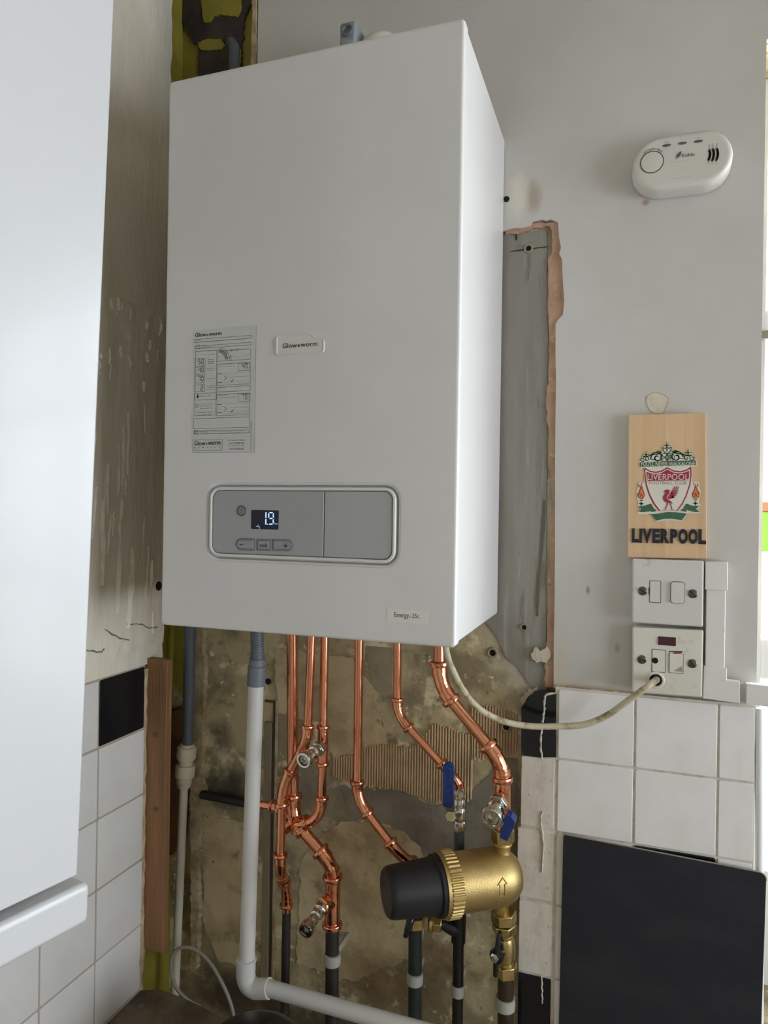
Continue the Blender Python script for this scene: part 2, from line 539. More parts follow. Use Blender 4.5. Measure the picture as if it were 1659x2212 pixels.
def strip(g, pts, w, y=None):
    """flat printed line through points on a plane facing -y"""
    pts = [V(p) for p in pts]
    for a, b in zip(pts[:-1], pts[1:]):
        d = (b - a)
        if d.length < 1e-7: continue
        n = V((-d.z, 0, d.x)).normalized() * w / 2
        e = d.normalized() * w * .3
        g.add([a - n - e, b - n + e, b + n + e, a + n - e], [(0, 1, 2, 3)])
    return g


def flat(g, poly, dy=0.0):
    return g.add([(p[0], p[1] + dy, p[2]) for p in poly], [tuple(range(len(poly)))])


def disc(g, c, rx, rz, n=20):
    c = V(c)
    return g.add([(c.x + rx * math.cos(2 * math.pi * k / n), c.y, c.z + rz * math.sin(2 * math.pi * k / n)) for k in range(n)], [tuple(range(n))])


def ring(g, c, r0, r1, n=28, a0=0, a1=360):
    c = V(c)
    full = a1 - a0 >= 360
    m = n if full else n + 1
    vs = []
    for k in range(m):
        a = math.radians(a0 + (a1 - a0) * k / n)
        for r in (r0, r1): vs.append((c.x + r * math.cos(a), c.y, c.z + r * math.sin(a)))
    fs = [(2 * k, 2 * k + 1, 2 * ((k + 1) % m) + 1, 2 * ((k + 1) % m)) for k in range(n)]
    return g.add(vs, fs)


SEGS = {'0': 'abcdef', '1': 'bc', '2': 'abged', '4': 'fgbc', '5': 'afgcd', '7': 'abc', '9': 'abcdfg'}


def seg7(g, ch, a, b, t=0.16, gap=0.05):
    """seven-segment digit in the box a (lower left) .. b (upper right)"""
    a, b = V(a), V(b)
    w, h = b.x - a.x, b.z - a.z
    T = t * w

    def q(u, v): return (a.x + u * w, a.y, a.z + v * h)
    tw, th = t, t * w / h
    gp, gh = gap, gap * w / h
    S = {'a': [(gp + tw * .4, 1), (1 - gp - tw * .4, 1), (1 - gp - tw, 1 - th), (gp + tw, 1 - th)],
         'd': [(gp + tw * .4, 0), (1 - gp - tw * .4, 0), (1 - gp - tw, th), (gp + tw, th)],
         'g': [(gp + tw * .6, .5), (gp + tw, .5 + th / 2), (1 - gp - tw, .5 + th / 2), (1 - gp - tw * .6, .5), (1 - gp - tw, .5 - th / 2), (gp + tw, .5 - th / 2)],
         'f': [(0, 1 - gh - th * .4), (tw, 1 - gh - th), (tw, .5 + gh + th / 2), (0, .5 + gh)],
         'e': [(0, gh + th * .4), (tw, gh + th), (tw, .5 - gh - th / 2), (0, .5 - gh)],
         'b': [(1, 1 - gh - th * .4), (1 - tw, 1 - gh - th), (1 - tw, .5 + gh + th / 2), (1, .5 + gh)],
         'c': [(1, gh + th * .4), (1 - tw, gh + th), (1 - tw, .5 - gh - th / 2), (1, .5 - gh)]}
    for k in SEGS[ch]:
        flat(g, [q(*p) for p in S[k]])
    return g


# =================================================================== SETTING
base_y = 0.010
g = G()
WT = 0.26
g.box(-0.22, WIN1[0], base_y, WT, 0, CZ)
g.box(WIN1[0], WIN1[1], base_y, WT, 0, WIN1[2])
g.box(WIN1[0], WIN1[1], base_y, WT, WIN1[3], CZ)
g.box(WIN1[1], RX + 0.2, base_y, WT, 0, CZ)
wall_back = struct(g.build('wall_back', CONCRETE, smooth=False))
g = G().box(-0.22, -0.020, FY - 0.2, base_y, 0, CZ)
wall_left = struct(g.build('wall_left', YELLOW, smooth=False))
g = G()
g.box(RX, RX + 0.2, FY - .2, FILL_WIN[0], 0, CZ); g.box(RX, RX + 0.2, FILL_WIN[1], base_y, 0, CZ)
g.box(RX, RX + 0.2, FILL_WIN[0], FILL_WIN[1], 0, FILL_WIN[2]); g.box(RX, RX + 0.2, FILL_WIN[0], FILL_WIN[1], FILL_WIN[3], CZ)
struct(g.build('wall_right', WALLP, smooth=False))
struct(G().box(-0.02, RX, FY - .2, FY, 0, CZ).build('wall_front', WALLP, smooth=False))
struct(G().box(-0.22, RX + .2, FY - .2, WT, CZ, CZ + .12).build('ceiling', CEIL, smooth=False))
struct(G().box(-0.22, RX + .2, FY - .2, WT, -.1, 0).build('floor', FLOORM, smooth=False))

# ---- painted plaster on the back wall, hacked away round the boiler
edge_r = [(0.5795, 0.0000, 2.0883), (0.5958, 0.0000, 2.0899), (0.6169, 0.0000, 2.0910), (0.6203, 0.0000, 2.0969), (0.6480, 0.0000, 2.0964), (0.6584, 0.0000, 2.0909), (0.6608, 0.0000, 2.0662), (0.6637, 0.0000, 2.0519), (0.6611, 0.0000, 2.0431), (0.6654, 0.0000, 2.0343),
          (0.6672, 0.0000, 1.9993), (0.6697, 0.0000, 1.9712), (0.6680, 0.0000, 1.9505), (0.6613, 0.0000, 1.9440), (0.6573, 0.0000, 1.9373), (0.6579, 0.0000, 1.8953), (0.6594, 0.0000, 1.8464), (0.6594, 0.0000, 1.7975), (0.6598, 0.0000, 1.7276), (0.6614, 0.0000, 1.6229),
          (0.6623, 0.0000, 1.5182), (0.6620, 0.0000, 1.4483), (0.6629, 0.0000, 1.3898), (0.7323, 0.0000, 1.3903), (0.8578, 0.0000, 1.3941)]
x557 = (0.1400, 0.0000, 2.4935)[0]
poly = [(x557, 0, CZ), (x557, 0, 2.42), (x557 - .002, 0, 2.30), (x557, 0, 2.10), (0.30, 0, 2.02)] + edge_r[:-1] + [(WIN1[0], 0, edge_r[-1][2]), (WIN1[0], 0, WIN1[3]), (WIN1[1], 0, WIN1[3]), (WIN1[1], 0, .9), (RX, 0, .9), (RX, 0, CZ)]
rough_x = WIN1[0] - 0.28
plaster = slab('plaster_coat', poly, base_y + .002, PLASTER, wall_back, 0.006, 0.0016, 3, lambda a, b: a.x < rough_x and b.x < rough_x and a.z < 2.60)
# thin pale ridge of torn paint on the left border of the plaster
slab('plaster_ridge', [(x557 - .010, -.003, CZ - .01), (x557 - .011, -.003, 2.30), (x557 - .003, -.003, 2.30), (x557 - .002, -.003, CZ - .01)], .012, RIDGE, wall_back, 0.01, .0012, 5)
# brown undercoat left standing at the cut
poly = [(0.5788, 0.0040, 2.0884), (0.6198, 0.0040, 2.0957), (0.6580, 0.0040, 2.0926), (0.6662, 0.0040, 2.0461), (0.6705, 0.0040, 2.0317), (0.6741, 0.0040, 1.9720), (0.6717, 0.0040, 1.9499), (0.6617, 0.0040, 1.9366), (0.6633, 0.0040, 1.8329), (0.6642, 0.0040, 1.7278), (0.6667, 0.0040, 1.5180), (0.6673, 0.0040, 1.3893),
        (0.6488, 0.0040, 1.3875), (0.6496, 0.0040, 1.4256), (0.6520, 0.0040, 1.4960), (0.6559, 0.0040, 1.5524), (0.6538, 0.0040, 1.6015), (0.6552, 0.0040, 1.6858), (0.6505, 0.0040, 1.7280), (0.6512, 0.0040, 1.7701), (0.6460, 0.0040, 1.7984), (0.6448, 0.0040, 1.8266), (0.6490, 0.0040, 1.8686), (0.6482, 0.0040, 1.9249), (0.6453, 0.0040, 1.9744),
        (0.6444, 0.0040, 2.0379), (0.6504, 0.0040, 2.0513), (0.6499, 0.0040, 2.0795), (0.6464, 0.0040, 2.0876), (0.6200, 0.0040, 2.0886), (0.6059, 0.0040, 2.0846), (0.5789, 0.0040, 2.0827)]
slab('undercoat_strip', poly, .008, BROWNCOAT, wall_back, 0.006, 0.0015, 9)
# grey cement skim beside the boiler with a vertical trowel step
slab('cement_skim', [(0.5550, 0.0075, 2.0881), (0.6405, 0.0075, 2.0833), (0.6419, 0.0075, 2.0393), (0.6454, 0.0075, 1.8977), (0.6470, 0.0075, 1.6576), (0.6513, 0.0075, 1.3757), (0.6304, 0.0075, 1.3807), (0.6073, 0.0075, 1.4142), (0.5915, 0.0075, 1.4236), (0.5736, 0.0075, 1.4603), (0.5498, 0.0075, 1.4891), (0.5449, 0.0075, 1.8018)], .004, mat('grey_skim', (150, 146, 137), .8, layers=[((134, 129, 118), 9, .4, .65, (3, 1, .25)), ((118, 108, 94), 22, .6, .72, (2, 1, .3)), ((160, 158, 150), 40, .6, .7, (3, 1, .2))], bump=.25, bscale=90), wall_back, 0.012, 0.001, 4)
# yellow painted strip left and dark adhesive residue above the boiler
slab('yellow_paint_strip', [(-.020, .0085, CZ), (-.020, .0085, 1.33), (.012, .0085, 1.30), (.022, .0085, 1.42), (.028, .0085, 1.55), (x557 - .01, .0085, 2.20), (x557 - .006, .0085, CZ)], .004, YELLOW, wall_back, 0.01, .0015, 6)
tx = lambda cx, cy, y: None
res = [(-0.0378, 0.0040, 2.5845), (-0.0231, 0.0040, 2.5439), (0.0015, 0.0040, 2.5016), (0.0145, 0.0040, 2.4906), (0.0166, 0.0040, 2.4297), (0.1046, 0.0040, 2.4297), (0.1072, 0.0040, 2.4390), (0.1058, 0.0040, 2.4680), (0.1089, 0.0040, 2.5026), (0.1122, 0.0040, 2.5265), (0.1285, 0.0040, 2.5474), (0.1202, 0.0040, 2.5982), (-0.0347, 0.0040, 2.6348)]
slab('adhesive_residue', res, .006, RESIDUE, wall_back, 0.005, .0018, 11)
slab('yellow_paint_patch', [(0.0191, 0.0010, 2.6200), (0.0210, 0.0010, 2.5693), (0.0253, 0.0010, 2.5467), (0.0285, 0.0010, 2.5276), (0.0421, 0.0010, 2.5255), (0.0487, 0.0010, 2.5349), (0.0659, 0.0010, 2.5337), (0.0972, 0.0010, 2.5228), (0.1045, 0.0010, 2.5359), (0.1052, 0.0010, 2.5996)], .006, YELLOW, wall_back, 0.005, .0014, 12)
slab('yellow_paint_patch', [(0.0165, 0.0010, 2.4933), (0.0368, 0.0010, 2.4958), (0.0647, 0.0010, 2.4909), (0.0735, 0.0010, 2.4767), (0.0660, 0.0010, 2.4716), (0.0391, 0.0010, 2.4745), (0.0216, 0.0010, 2.4806)], .006, YELLOW, wall_back, 0.005, .0014, 13)
gp_ = thing('old_pipe', 'short grey pipe end in the dark patch above the boiler top left corner', 'pipe', (0.0926, 0.0000, 2.4460))
G().tube([(0.0836, 0.0060, 2.4828), (0.0956, -0.0040, 2.4675), (0.0970, -0.0060, 2.4048), (0.0963, -0.0060, 2.3356)], .0095, 16).build('pipe', GREY_PIPE, gp_)
slab('yellow_paint_patch', [(0.0986, 0.0020, 2.4641), (0.1051, 0.0020, 2.4644), (0.1029, 0.0020, 2.4321), (0.0963, 0.0020, 2.4334)], .005, YELLOW, wall_back, 0.005, .0008, 14)
# crumbling plaster edge beside the old pipes, lower left
slab('plaster_ridge', [(0.0304, -0.0020, 1.3452), (0.0355, -0.0020, 1.4397), (0.0471, -0.0020, 1.4405), (0.0526, -0.0020, 1.3473), (0.0517, -0.0020, 1.2353), (0.0511, -0.0020, 1.1607), (0.0613, -0.0020, 1.1307), (0.0480, -0.0020, 1.1188), (0.0489, -0.0020, 1.0692), (0.0438, -0.0020, 1.0268), (0.0474, -0.0020, 0.9362), (0.0456, -0.0020, 0.8238), (0.0330, -0.0020, 0.8209), (0.0310, -0.0020, 0.9829), (0.0270, -0.0020, 1.0989), (0.0281, -0.0020, 1.1991)], .014, RIDGE, wall_back, 0.005, .0022, 14)
# patches of cement, buff plaster and combed adhesive behind the pipes
slab('cement_patch', [(0.3144, 0.0085, 1.1877), (0.3683, 0.0085, 1.1893), (0.4262, 0.0085, 1.1931), (0.4717, 0.0085, 1.1803), (0.4984, 0.0085, 1.1829), (0.5465, 0.0085, 1.2193), (0.5858, 0.0085, 1.2681), (0.6094, 0.0085, 1.2712), (0.6122, 0.0085, 1.0858), (0.4498, 0.0085, 1.0931), (0.4336, 0.0085, 1.1279), (0.3936, 0.0085, 1.1366), (0.3362, 0.0085, 1.1351)], .004, CEM, wall_back, 0.008, .003, 15)
slab('cement_patch', [(0.3561, 0.0088, 1.4267), (0.4048, 0.0088, 1.4267), (0.4044, 0.0088, 1.3508), (0.3900, 0.0088, 1.3455), (0.3703, 0.0088, 1.3642), (0.3624, 0.0088, 1.3927)], .004, CEM2, wall_back, 0.008, .002, 16)
slab('buff_patch', [(0.3156, 0.0082, 1.1281), (0.3775, 0.0082, 1.1341), (0.4241, 0.0082, 1.1303), (0.4559, 0.0082, 1.1093), (0.4657, 0.0082, 1.0811), (0.4602, 0.0082, 0.9382), (0.3409, 0.0082, 0.8655), (0.2381, 0.0082, 0.8734), (0.2439, 0.0082, 1.0493), (0.2862, 0.0082, 1.1038)], .004, BUFF, wall_back, 0.008, .003, 17)
slab('buff_patch', [(0.0492, 0.0084, 1.0982), (0.1346, 0.0084, 1.0993), (0.1373, 0.0084, 0.8424), (0.0827, 0.0084, 0.8425), (0.0507, 0.0084, 0.9063)], .004, BUFF, wall_back, 0.008, .003, 18)
slab('buff_patch', [(0.1841, 0.0086, 1.4095), (0.3317, 0.0086, 1.4055), (0.3739, 0.0086, 1.3478), (0.3913, 0.0086, 1.2733), (0.3426, 0.0086, 1.2481), (0.3010, 0.0086, 1.2311), (0.2743, 0.0086, 1.2906), (0.1950, 0.0086, 1.2978)], .004, BUFF, wall_back, 0.008, .003, 19)


def comb(name, x0, x1, ztop, zbot, pitch, seed):
    rnd = random.Random(seed)
    g = G()
    n = int((x1 - x0) / pitch)
    for k in range(n):
        x = x0 + k * pitch
        t = ztop(k / n) + rnd.uniform(-.002, .002)
        b = zbot(k / n) + rnd.uniform(-.002, .002)
        if t - b < .006: continue
        w = pitch * .30
        j = rnd.uniform(-.0003, .0003)
        g.add([(x - w * 1.6, base_y + .001, b), (x - w * .6 + j, base_y - .0034, b + .001), (x + w * .6 + j, base_y - .0034, b + .001), (x + w * 1.6, base_y + .001, b),
               (x - w * 1.6, base_y + .001, t), (x - w * .6 - j, base_y - .0034, t - .001), (x + w * .6 - j, base_y - .0034, t - .001), (x + w * 1.6, base_y + .001, t)],
              [(0, 1, 5, 4), (1, 2, 6, 5), (2, 3, 7, 6), (0, 3, 2, 1), (4, 5, 6, 7)])
    o = g.build(name, ADHES, wall_back, smooth=False)
    o['kind'] = 'stuff'


def lerp_poly(pts):
    def f(t):
        for (a, za), (b, zb) in zip(pts[:-1], pts[1:]):
            if a <= t <= b: return za + (zb - za) * (t - a) / max(b - a, 1e-6)
        return pts[-1][1]
    return f


bx0, bx1 = (0.3027, 0.0080, 1.2471)[0], (0.5460, 0.0080, 1.2558)[0]
comb('combed_adhesive', bx0, bx1, lerp_poly([(0, (0.3054, 0.0080, 1.2358)[2]), (.18, (0.3511, 0.0080, 1.2478)[2]), (.22, (0.3550, 0.0080, 1.2629)[2]), (.6, (0.4471, 0.0080, 1.2713)[2]), (.72, (0.4697, 0.0080, 1.3128)[2]), (1, (0.5453, 0.0080, 1.2994)[2])]),
     lerp_poly([(0, (0.3060, 0.0080, 1.2007)[2]), (.2, (0.3521, 0.0080, 1.1917)[2]), (.5, (0.4247, 0.0080, 1.1961)[2]), (.75, (0.4871, 0.0080, 1.1829)[2]), (1, (0.5469, 0.0080, 1.1977)[2])]), .0046, 3)
cx0, cx1 = (0.5377, 0.0080, 1.3131)[0], (0.6115, 0.0080, 1.3216)[0]
comb('combed_adhesive', cx0, cx1, lerp_poly([(0, (0.5371, 0.0080, 1.3496)[2]), (.5, (0.5774, 0.0080, 1.3480)[2]), (1, (0.6112, 0.0080, 1.3394)[2])]),
     lerp_poly([(0, (0.5385, 0.0080, 1.2621)[2]), (.6, (0.5859, 0.0080, 1.2683)[2]), (1, (0.6121, 0.0080, 1.2824)[2])]), .0046, 4)
# filler lump, stain streak, pencil mark, drilled holes
slab('filler_lump', [(0.6283, 0.0010, 1.4371), (0.6351, 0.0010, 1.4475), (0.6414, 0.0010, 1.4416), (0.6516, 0.0010, 1.4495), (0.6580, 0.0010, 1.4353), (0.6513, 0.0010, 1.4249), (0.6375, 0.0010, 1.4237), (0.6305, 0.0010, 1.4288)], .007, FILLER, wall_back, .004, .0022, 21, bevel=.0012)
slab('filler_lump', [(0.6133, 0.0010, 1.3628), (0.6194, 0.0010, 1.3769), (0.6367, 0.0010, 1.3870), (0.6382, 0.0010, 1.3815), (0.6285, 0.0010, 1.3749), (0.6217, 0.0010, 1.3658), (0.6162, 0.0010, 1.3581)], .006, FILLER, wall_back, .004, .002, 22)
slab('damp_streak', [(0.6420, 0.0068, 1.6717), (0.6455, 0.0068, 1.6717), (0.6449, 0.0068, 1.6223), (0.6402, 0.0068, 1.5656), (0.6378, 0.0068, 1.4948), (0.6336, 0.0068, 1.4931), (0.6343, 0.0068, 1.5441), (0.6383, 0.0068, 1.6009)], .001, STAIN, wall_back, .01, .0006, 23)
g = G(); strip(g, [(0.5875, 0.0066, 2.0568), (0.6410, 0.0066, 2.0582)], .0013); g.build('pencil_mark', HOLE, wall_back, smooth=False)
g = G(); strip(g, [(0.5949, 0.0066, 2.0854), (0.5951, 0.0066, 2.0739)], .002); g.build('pencil_mark', HOLE, wall_back, smooth=False)


def hole(p, r, collar=True):
    p = V(p)
    h = G().lathe(p + V((0, .0005, 0)), (0, -1, 0), [(r, 0), (r, .0009), (0.0001, .0009)], 16).build('drill_hole', HOLE, wall_back)
    if collar:
        G().lathe(p, (0, -1, 0), [(r * 1.0, .0), (r * 1.05, .0022), (r * 1.5, .0024), (r * 1.8, .0002)], 18).build('hole_rim', CEM2, wall_back)


hole((0.6143, 0.0075, 2.0585), .0042)
hole((0.6163, 0.0075, 1.4755), .0036)
hole((0.5680, 0.0090, 1.4322), .0050)
hole((0.5803, -0.0006, 2.1358), .0045, False)
hole((0.1749, 0.0090, 1.3505), .0055, False)
hole((0.5919, 0.0060, 1.3199), .0050)
hole((0.2767, 0.0080, 0.9647), .006, False)
# pale ring of old filler above the plaque
g = G()
rc = V((0.8027, -0.0002, 1.8126))
pts = [(rc.x + .0145 * math.cos(a) * (1 + .1 * math.sin(3 * a)), -.0004, rc.z + .016 * math.sin(a) * (1 + .12 * math.cos(2 * a + 1))) for a in [k * math.pi / 14 for k in range(28)]]
G().prism(pts, (0, .0006, 0)).build('filler_ring', mat('cream_filler', (214, 207, 190), .6, layers=[((206, 190, 156), 60, .5, .66, U1)]), wall_back, smooth=False)
G().tube(pts + [pts[0]], .0006, 6, False).build('filler_rim', mat('tan_rim', (200, 178, 132), .7), wall_back)

# ---- the tall chase and dark old pipe slot on the bare wall
G().box((0.1717, 0.0000, 1.2493)[0], (0.1852, 0.0000, 1.2509)[0], .004, .012, (0.1832, 0.0040, 0.8233)[2], (0.1752, 0.0040, 1.2807)[2]).build('pale_lath', mat('dull_lath', (150, 138, 112), .75, layers=[((122, 110, 88), 12, .4, .65, VS)]), wall_back, bevel=.001)
G().box((0.1861, 0.0000, 1.2510)[0], (0.1896, 0.0000, 1.2514)[0], .0078, .012, (0.1930, 0.0040, 0.8297)[2], (0.1846, 0.0040, 1.3155)[2]).build('chase_groove', GROOVE, wall_back, smooth=False)
G().box((0.1698, 0.0000, 1.2490)[0], (0.1950, 0.0000, 1.2521)[0], .0078, .012, (0.1792, 0.0040, 1.3142)[2], (0.1791, 0.0040, 1.3182)[2]).build('chase_groove', GROOVE, wall_back, smooth=False)
G().box((0.1914, 0.0000, 1.2517)[0], (0.1950, 0.0000, 1.2521)[0], .0065, .012, (0.1984, 0.0040, 0.8309)[2], (0.1899, 0.0040, 1.3193)[2]).build('chase_edge', RIDGE, wall_back, smooth=False)

# ---- tiles on the right
TP = 0.1095
tcol = [0.6700, 0.7790, 0.8885, 0.9345]
trow = [1.3905, 1.2860, 1.1765, 1.0670, 0.9575, 0.8480, 0.7385, 0.6290]
struct_grout = G().box(.6665, .9345, -.0080, base_y + .001, .63, 1.3925).box(.6185, .6665, -.0080, base_y + .001, .63, 1.2865).build('grout_bed', GROUT, wall_back, smooth=False)


def tile_mesh(w, h, t):
    g = rbox(-w / 2, w / 2, -t, 0, -h / 2, h / 2, .003, .0012)
    me = bpy.data.meshes.new('tile')
    me.from_pydata(g.v, [], g.f)
    bm = bmesh.new(); bm.from_mesh(me); bmesh.ops.recalc_face_normals(bm, faces=bm.faces); bm.to_mesh(me); bm.free()
    for p in me.polygons: p.use_smooth = True
    me.set_sharp_from_angle(angle=math.radians(20))
    me.materials.append(TILE_W)
    return me


GAP = .0030
tm = tile_mesh(TP - GAP, TP - GAP, .006)
rt = random.Random(5)


def rtile(x0, x1, z0, z1, m=None, y=-.0042):
    w, h = x1 - x0 - GAP, z1 - z0 - GAP
    inst(tm, 'tile', ((x0 + x1) / 2, y + rt.uniform(-.0004, .0004), (z0 + z1) / 2), wall_back, (w / (TP - GAP), 1, h / (TP - GAP)), m)


for r in range(7):
    for c in range(3):
        if r in (3, 4) and c == 1: continue
        m = TILE_K if (r == 2 and c == 1) else None
        rtile(tcol[c], tcol[c + 1], trow[r + 1], trow[r], m)
# narrow cut tiles in the outer column
rtile(.6165, .668, 1.1775, 1.2855, TILE_D)
rtile(.6125, .668, 1.0695, 1.1765, TILE_D)
rtile(.6165, .668, .9575, 1.0675, TILE_D)
rtile(.6165, .668, .848, .9565, TILE_K)
rtile(.6165, .668, .7385, .848, TILE_D)
rtile(.6165, .668, .629, .7385, TILE_D)
slab('broken_tile', [(0.6164, -0.0100, 1.3560), (0.6354, -0.0100, 1.3824), (0.6477, -0.0100, 1.3857), (0.6681, -0.0100, 1.3836), (0.6689, -0.0100, 1.2877), (0.6492, -0.0100, 1.2851), (0.6175, -0.0100, 1.2839)], .007, TILE_K, wall_back, .02, .0004, 31, bevel=.0008)
for k, (pp, w) in enumerate([([(0.6675, -0.0112, 1.3838), (0.6534, -0.0112, 1.3796), (0.6508, -0.0112, 1.3690), (0.6503, -0.0112, 1.3557), (0.6485, -0.0112, 1.3382)], .0032), ([(0.6473, -0.0112, 1.3297), (0.6463, -0.0112, 1.3067), (0.6487, -0.0112, 1.2827)], .003),
                             ([(0.6499, -0.0112, 1.2051), (0.6481, -0.0112, 1.1889), (0.6511, -0.0112, 1.1720), (0.6523, -0.0112, 1.1375), (0.6513, -0.0112, 1.1131)], .0026), ([(0.6530, -0.0112, 0.9587), (0.6540, -0.0112, 0.9402), (0.6543, -0.0112, 0.9174)], .0022)]):
    rn = random.Random(k)
    ps = spline(pp, 6)
    G().tube([p + V((rn.uniform(-.0007, .0007), 0, 0)) for p in ps], [w / 2 * rn.uniform(.6, 1.3) for p in ps], 8).build('caulk_drip', CAULK, wall_back)
G().tube([(0.9393, -0.0040, 1.3880), (0.9408, -0.0040, 1.2801), (0.9426, -0.0040, 1.1533), (0.9454, -0.0040, 0.9557), (0.9471, -0.0040, 0.8368)], .0055, 12).build('tile_trim', UPVC, wall_back)
rn = random.Random(8)
ps = [(0.6633, -0.0040, 1.3907), (0.6863, -0.0050, 1.3911), (0.7194, -0.0050, 1.3909), (0.7519, -0.0050, 1.3907), (0.7786, -0.0040, 1.3911)]
G().tube([p + V((0, 0, rn.uniform(-.001, .001))) for p in spline(ps, 7)], .0026, 7).build('plaster_bead', BROWNCOAT, wall_back)

# ---- tiles and peeling plaster on the left wall
g = G()
NY, NZ = 110, 260
ya, yb, za, zb = -1.05, -.0520, 1.386, 2.615
grid = []
for i in range(NZ + 1):
    for j in range(NY + 1):
        y = ya + (yb - ya) * (j / NY) ** .6
        z = za + (zb - za) * i / NZ
        if j == NY: y += noise.noise(V((0, 3, z * 30))) * .003
        d = 0.0
        wv = 1.985 + .045 * noise.noise(V((5, y * 9, 0)))
        lo = 1.420 + .022 * noise.noise(V((9, y * 24, 0))) + .012 * noise.noise(V((2, y * 60, 0)))
        if lo < z < wv:
            k = noise.fractal(V((1.7, y * 34, z * 6)), 1.0, 2.0, 4)
            k2 = noise.fractal(V((4.7, y * 75, z * 16)), 1.0, 2.0, 3)
            d = .0018 + max(0, min(1, (k - .02) * 5)) * .0011 + max(0, min(1, (k2 - .10) * 6)) * .0007
            top = max(0, 1 - (wv - z) / .06)
            d += top * .0032 * max(0, noise.noise(V((y * 90, 1, z * 90))))
            d *= min(1, (z - lo) / .002) * min(1, (wv - z) / .004)
        grid.append((d, y, z))
fs = []
for i in range(NZ):
    for j in range(NY):
        a = i * (NY + 1) + j
        fs.append((a, a + 1, a + NY + 2, a + NY + 1))
g.add(grid, fs)
# close the layer: far edge, bottom edge
g.box(-.0202, -.0004, ya, yb - .003, za, zb)
g.build('plaster_coat', PLASTER_L, wall_left, ang=80)
rn = random.Random(31)
g = G()


def flake(y, z, ln, w, lift, lean):
    n = 7
    L1, L2 = [], []
    for k in range(n):
        t = k / (n - 1)
        ww = w * math.sin(math.pi * (.08 + .84 * t)) * rn.uniform(.55, 1.25)
        yy = y + lean * t + rn.uniform(-.0012, .0012)
        zz = z - ln * t
        L1.append((.0016, yy - ww * .6, zz)); L2.append((.0016 + lift * rn.uniform(1.0, 2.0), yy + ww * .6, zz + rn.uniform(-.001, .001)))
    base = [(.0008, p[1] + .0004, p[2]) for p in L2]
    g.add(L1 + L2 + base, [(k, k + 1, n + k + 1, n + k) for k in range(n - 1)] + [(n + k, n + k + 1, 2 * n + k + 1, 2 * n + k) for k in range(n - 1)])


for k in range(46):     # short curls along the broken upper edge
    flake(rn.uniform(-.42, -.075), 1.985 - rn.random() ** 1.6 * .13, rn.uniform(.006, .026), rn.uniform(.002, .006), rn.uniform(.001, .0032), rn.uniform(-.006, .006))
for k in range(56):     # long vertical slivers lower down
    flake(rn.uniform(-.46, -.075), rn.uniform(1.47, 1.85), rn.uniform(.02, .10), rn.uniform(.0016, .005), rn.uniform(.0008, .0026), rn.uniform(-.010, .004))
for (y, z, ln, w, lf, le) in ((-.30, 1.86, .10, .012, .003, -.012), (-.24, 1.87, .17, .014, .0036, .004), (-.27, 1.72, .16, .012, .0028, -.014), (-.21, 1.66, .13, .008, .003, .002), (-.17, 1.58, .10, .007, .003, -.004), (-.14, 1.585, .13, .009, .0032, -.006)):
    flake(y, z, ln, w, lf, le)
fk = g.build('paint_flakes', mat('pale_flaked_paint', (237, 230, 214), .5, layers=[((218, 208, 186), 30, .45, .65, U1)]), wall_left, ang=60)
fk['kind'] = 'stuff'
hq = V((0.0022, -0.0691, 1.5159))
G().lathe(hq, (1, 0, 0), [(.0085, -.001), (.0080, .0012), (.0001, .0014)], 14).build('drill_hole', HOLE, wall_left)
for pts in ([(-.42, 1.418), (-.36, 1.432), (-.33, 1.425), (-.30, 1.412), (-.27, 1.424), (-.24, 1.428)], [(-.27, 1.452), (-.25, 1.440), (-.21, 1.428), (-.20, 1.431)], [(-.20, 1.462), (-.17, 1.444), (-.14, 1.434)], [(-.15, 1.462), (-.12, 1.458), (-.09, 1.447), (-.07, 1.446)], [(-.34, 2.030), (-.32, 1.985), (-.27, 1.962), (-.24, 1.955)]):
    ps = spline([(.0028, y, z) for y, z in pts], 5)
    G().tube([p + V((0, rn.uniform(-.001, .001), rn.uniform(-.001, .001))) for p in ps], [.0006] + [rn.uniform(.0008, .0017) for _ in ps[2:]] + [.0004], 6).build('paint_crack', CRACK, wall_left)
struct_g2 = G().box(-.0205, -.0009, -1.05, -.0975, .78, 1.3865).build('grout_bed', GROUT_L, wall_left, smooth=False)
slab_l = []
# rough plaster along the cut edge of the left tiles
rn = random.Random(12)
ps = [V((-.0045, -.0950 + rn.uniform(-.0018, .0018), .80 + k * .0145)) for k in range(41)]
G().tube(ps, [.0075 * rn.uniform(.75, 1.15) for p in ps], 8).build('plaster_ridge', RIDGE, wall_left)
lcol = [-.0976 - TP * k for k in range(9)]
lrow = [1.3845, 1.2790, 1.1690, 1.0590, .9490, .8390, .7790]
g = rbox(-.5, .5, -1, 0, -.5, .5, .003, .0012)


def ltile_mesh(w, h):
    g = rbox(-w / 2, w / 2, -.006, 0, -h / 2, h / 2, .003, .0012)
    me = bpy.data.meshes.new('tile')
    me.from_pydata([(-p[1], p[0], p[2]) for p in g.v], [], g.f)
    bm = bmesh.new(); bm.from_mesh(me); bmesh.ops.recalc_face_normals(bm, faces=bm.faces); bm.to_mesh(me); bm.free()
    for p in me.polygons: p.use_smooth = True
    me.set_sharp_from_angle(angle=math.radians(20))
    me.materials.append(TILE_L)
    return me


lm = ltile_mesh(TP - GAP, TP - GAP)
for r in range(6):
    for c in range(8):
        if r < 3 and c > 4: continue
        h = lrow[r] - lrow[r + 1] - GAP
        inst(lm, 'tile', (-.0052 + rt.uniform(-.0004, .0004), (lcol[c] + lcol[c + 1]) / 2, (lrow[r] + lrow[r + 1]) / 2), wall_left, (1, 1, h / (TP - GAP)), TILE_K if (r == 0 and c == 0) else None)

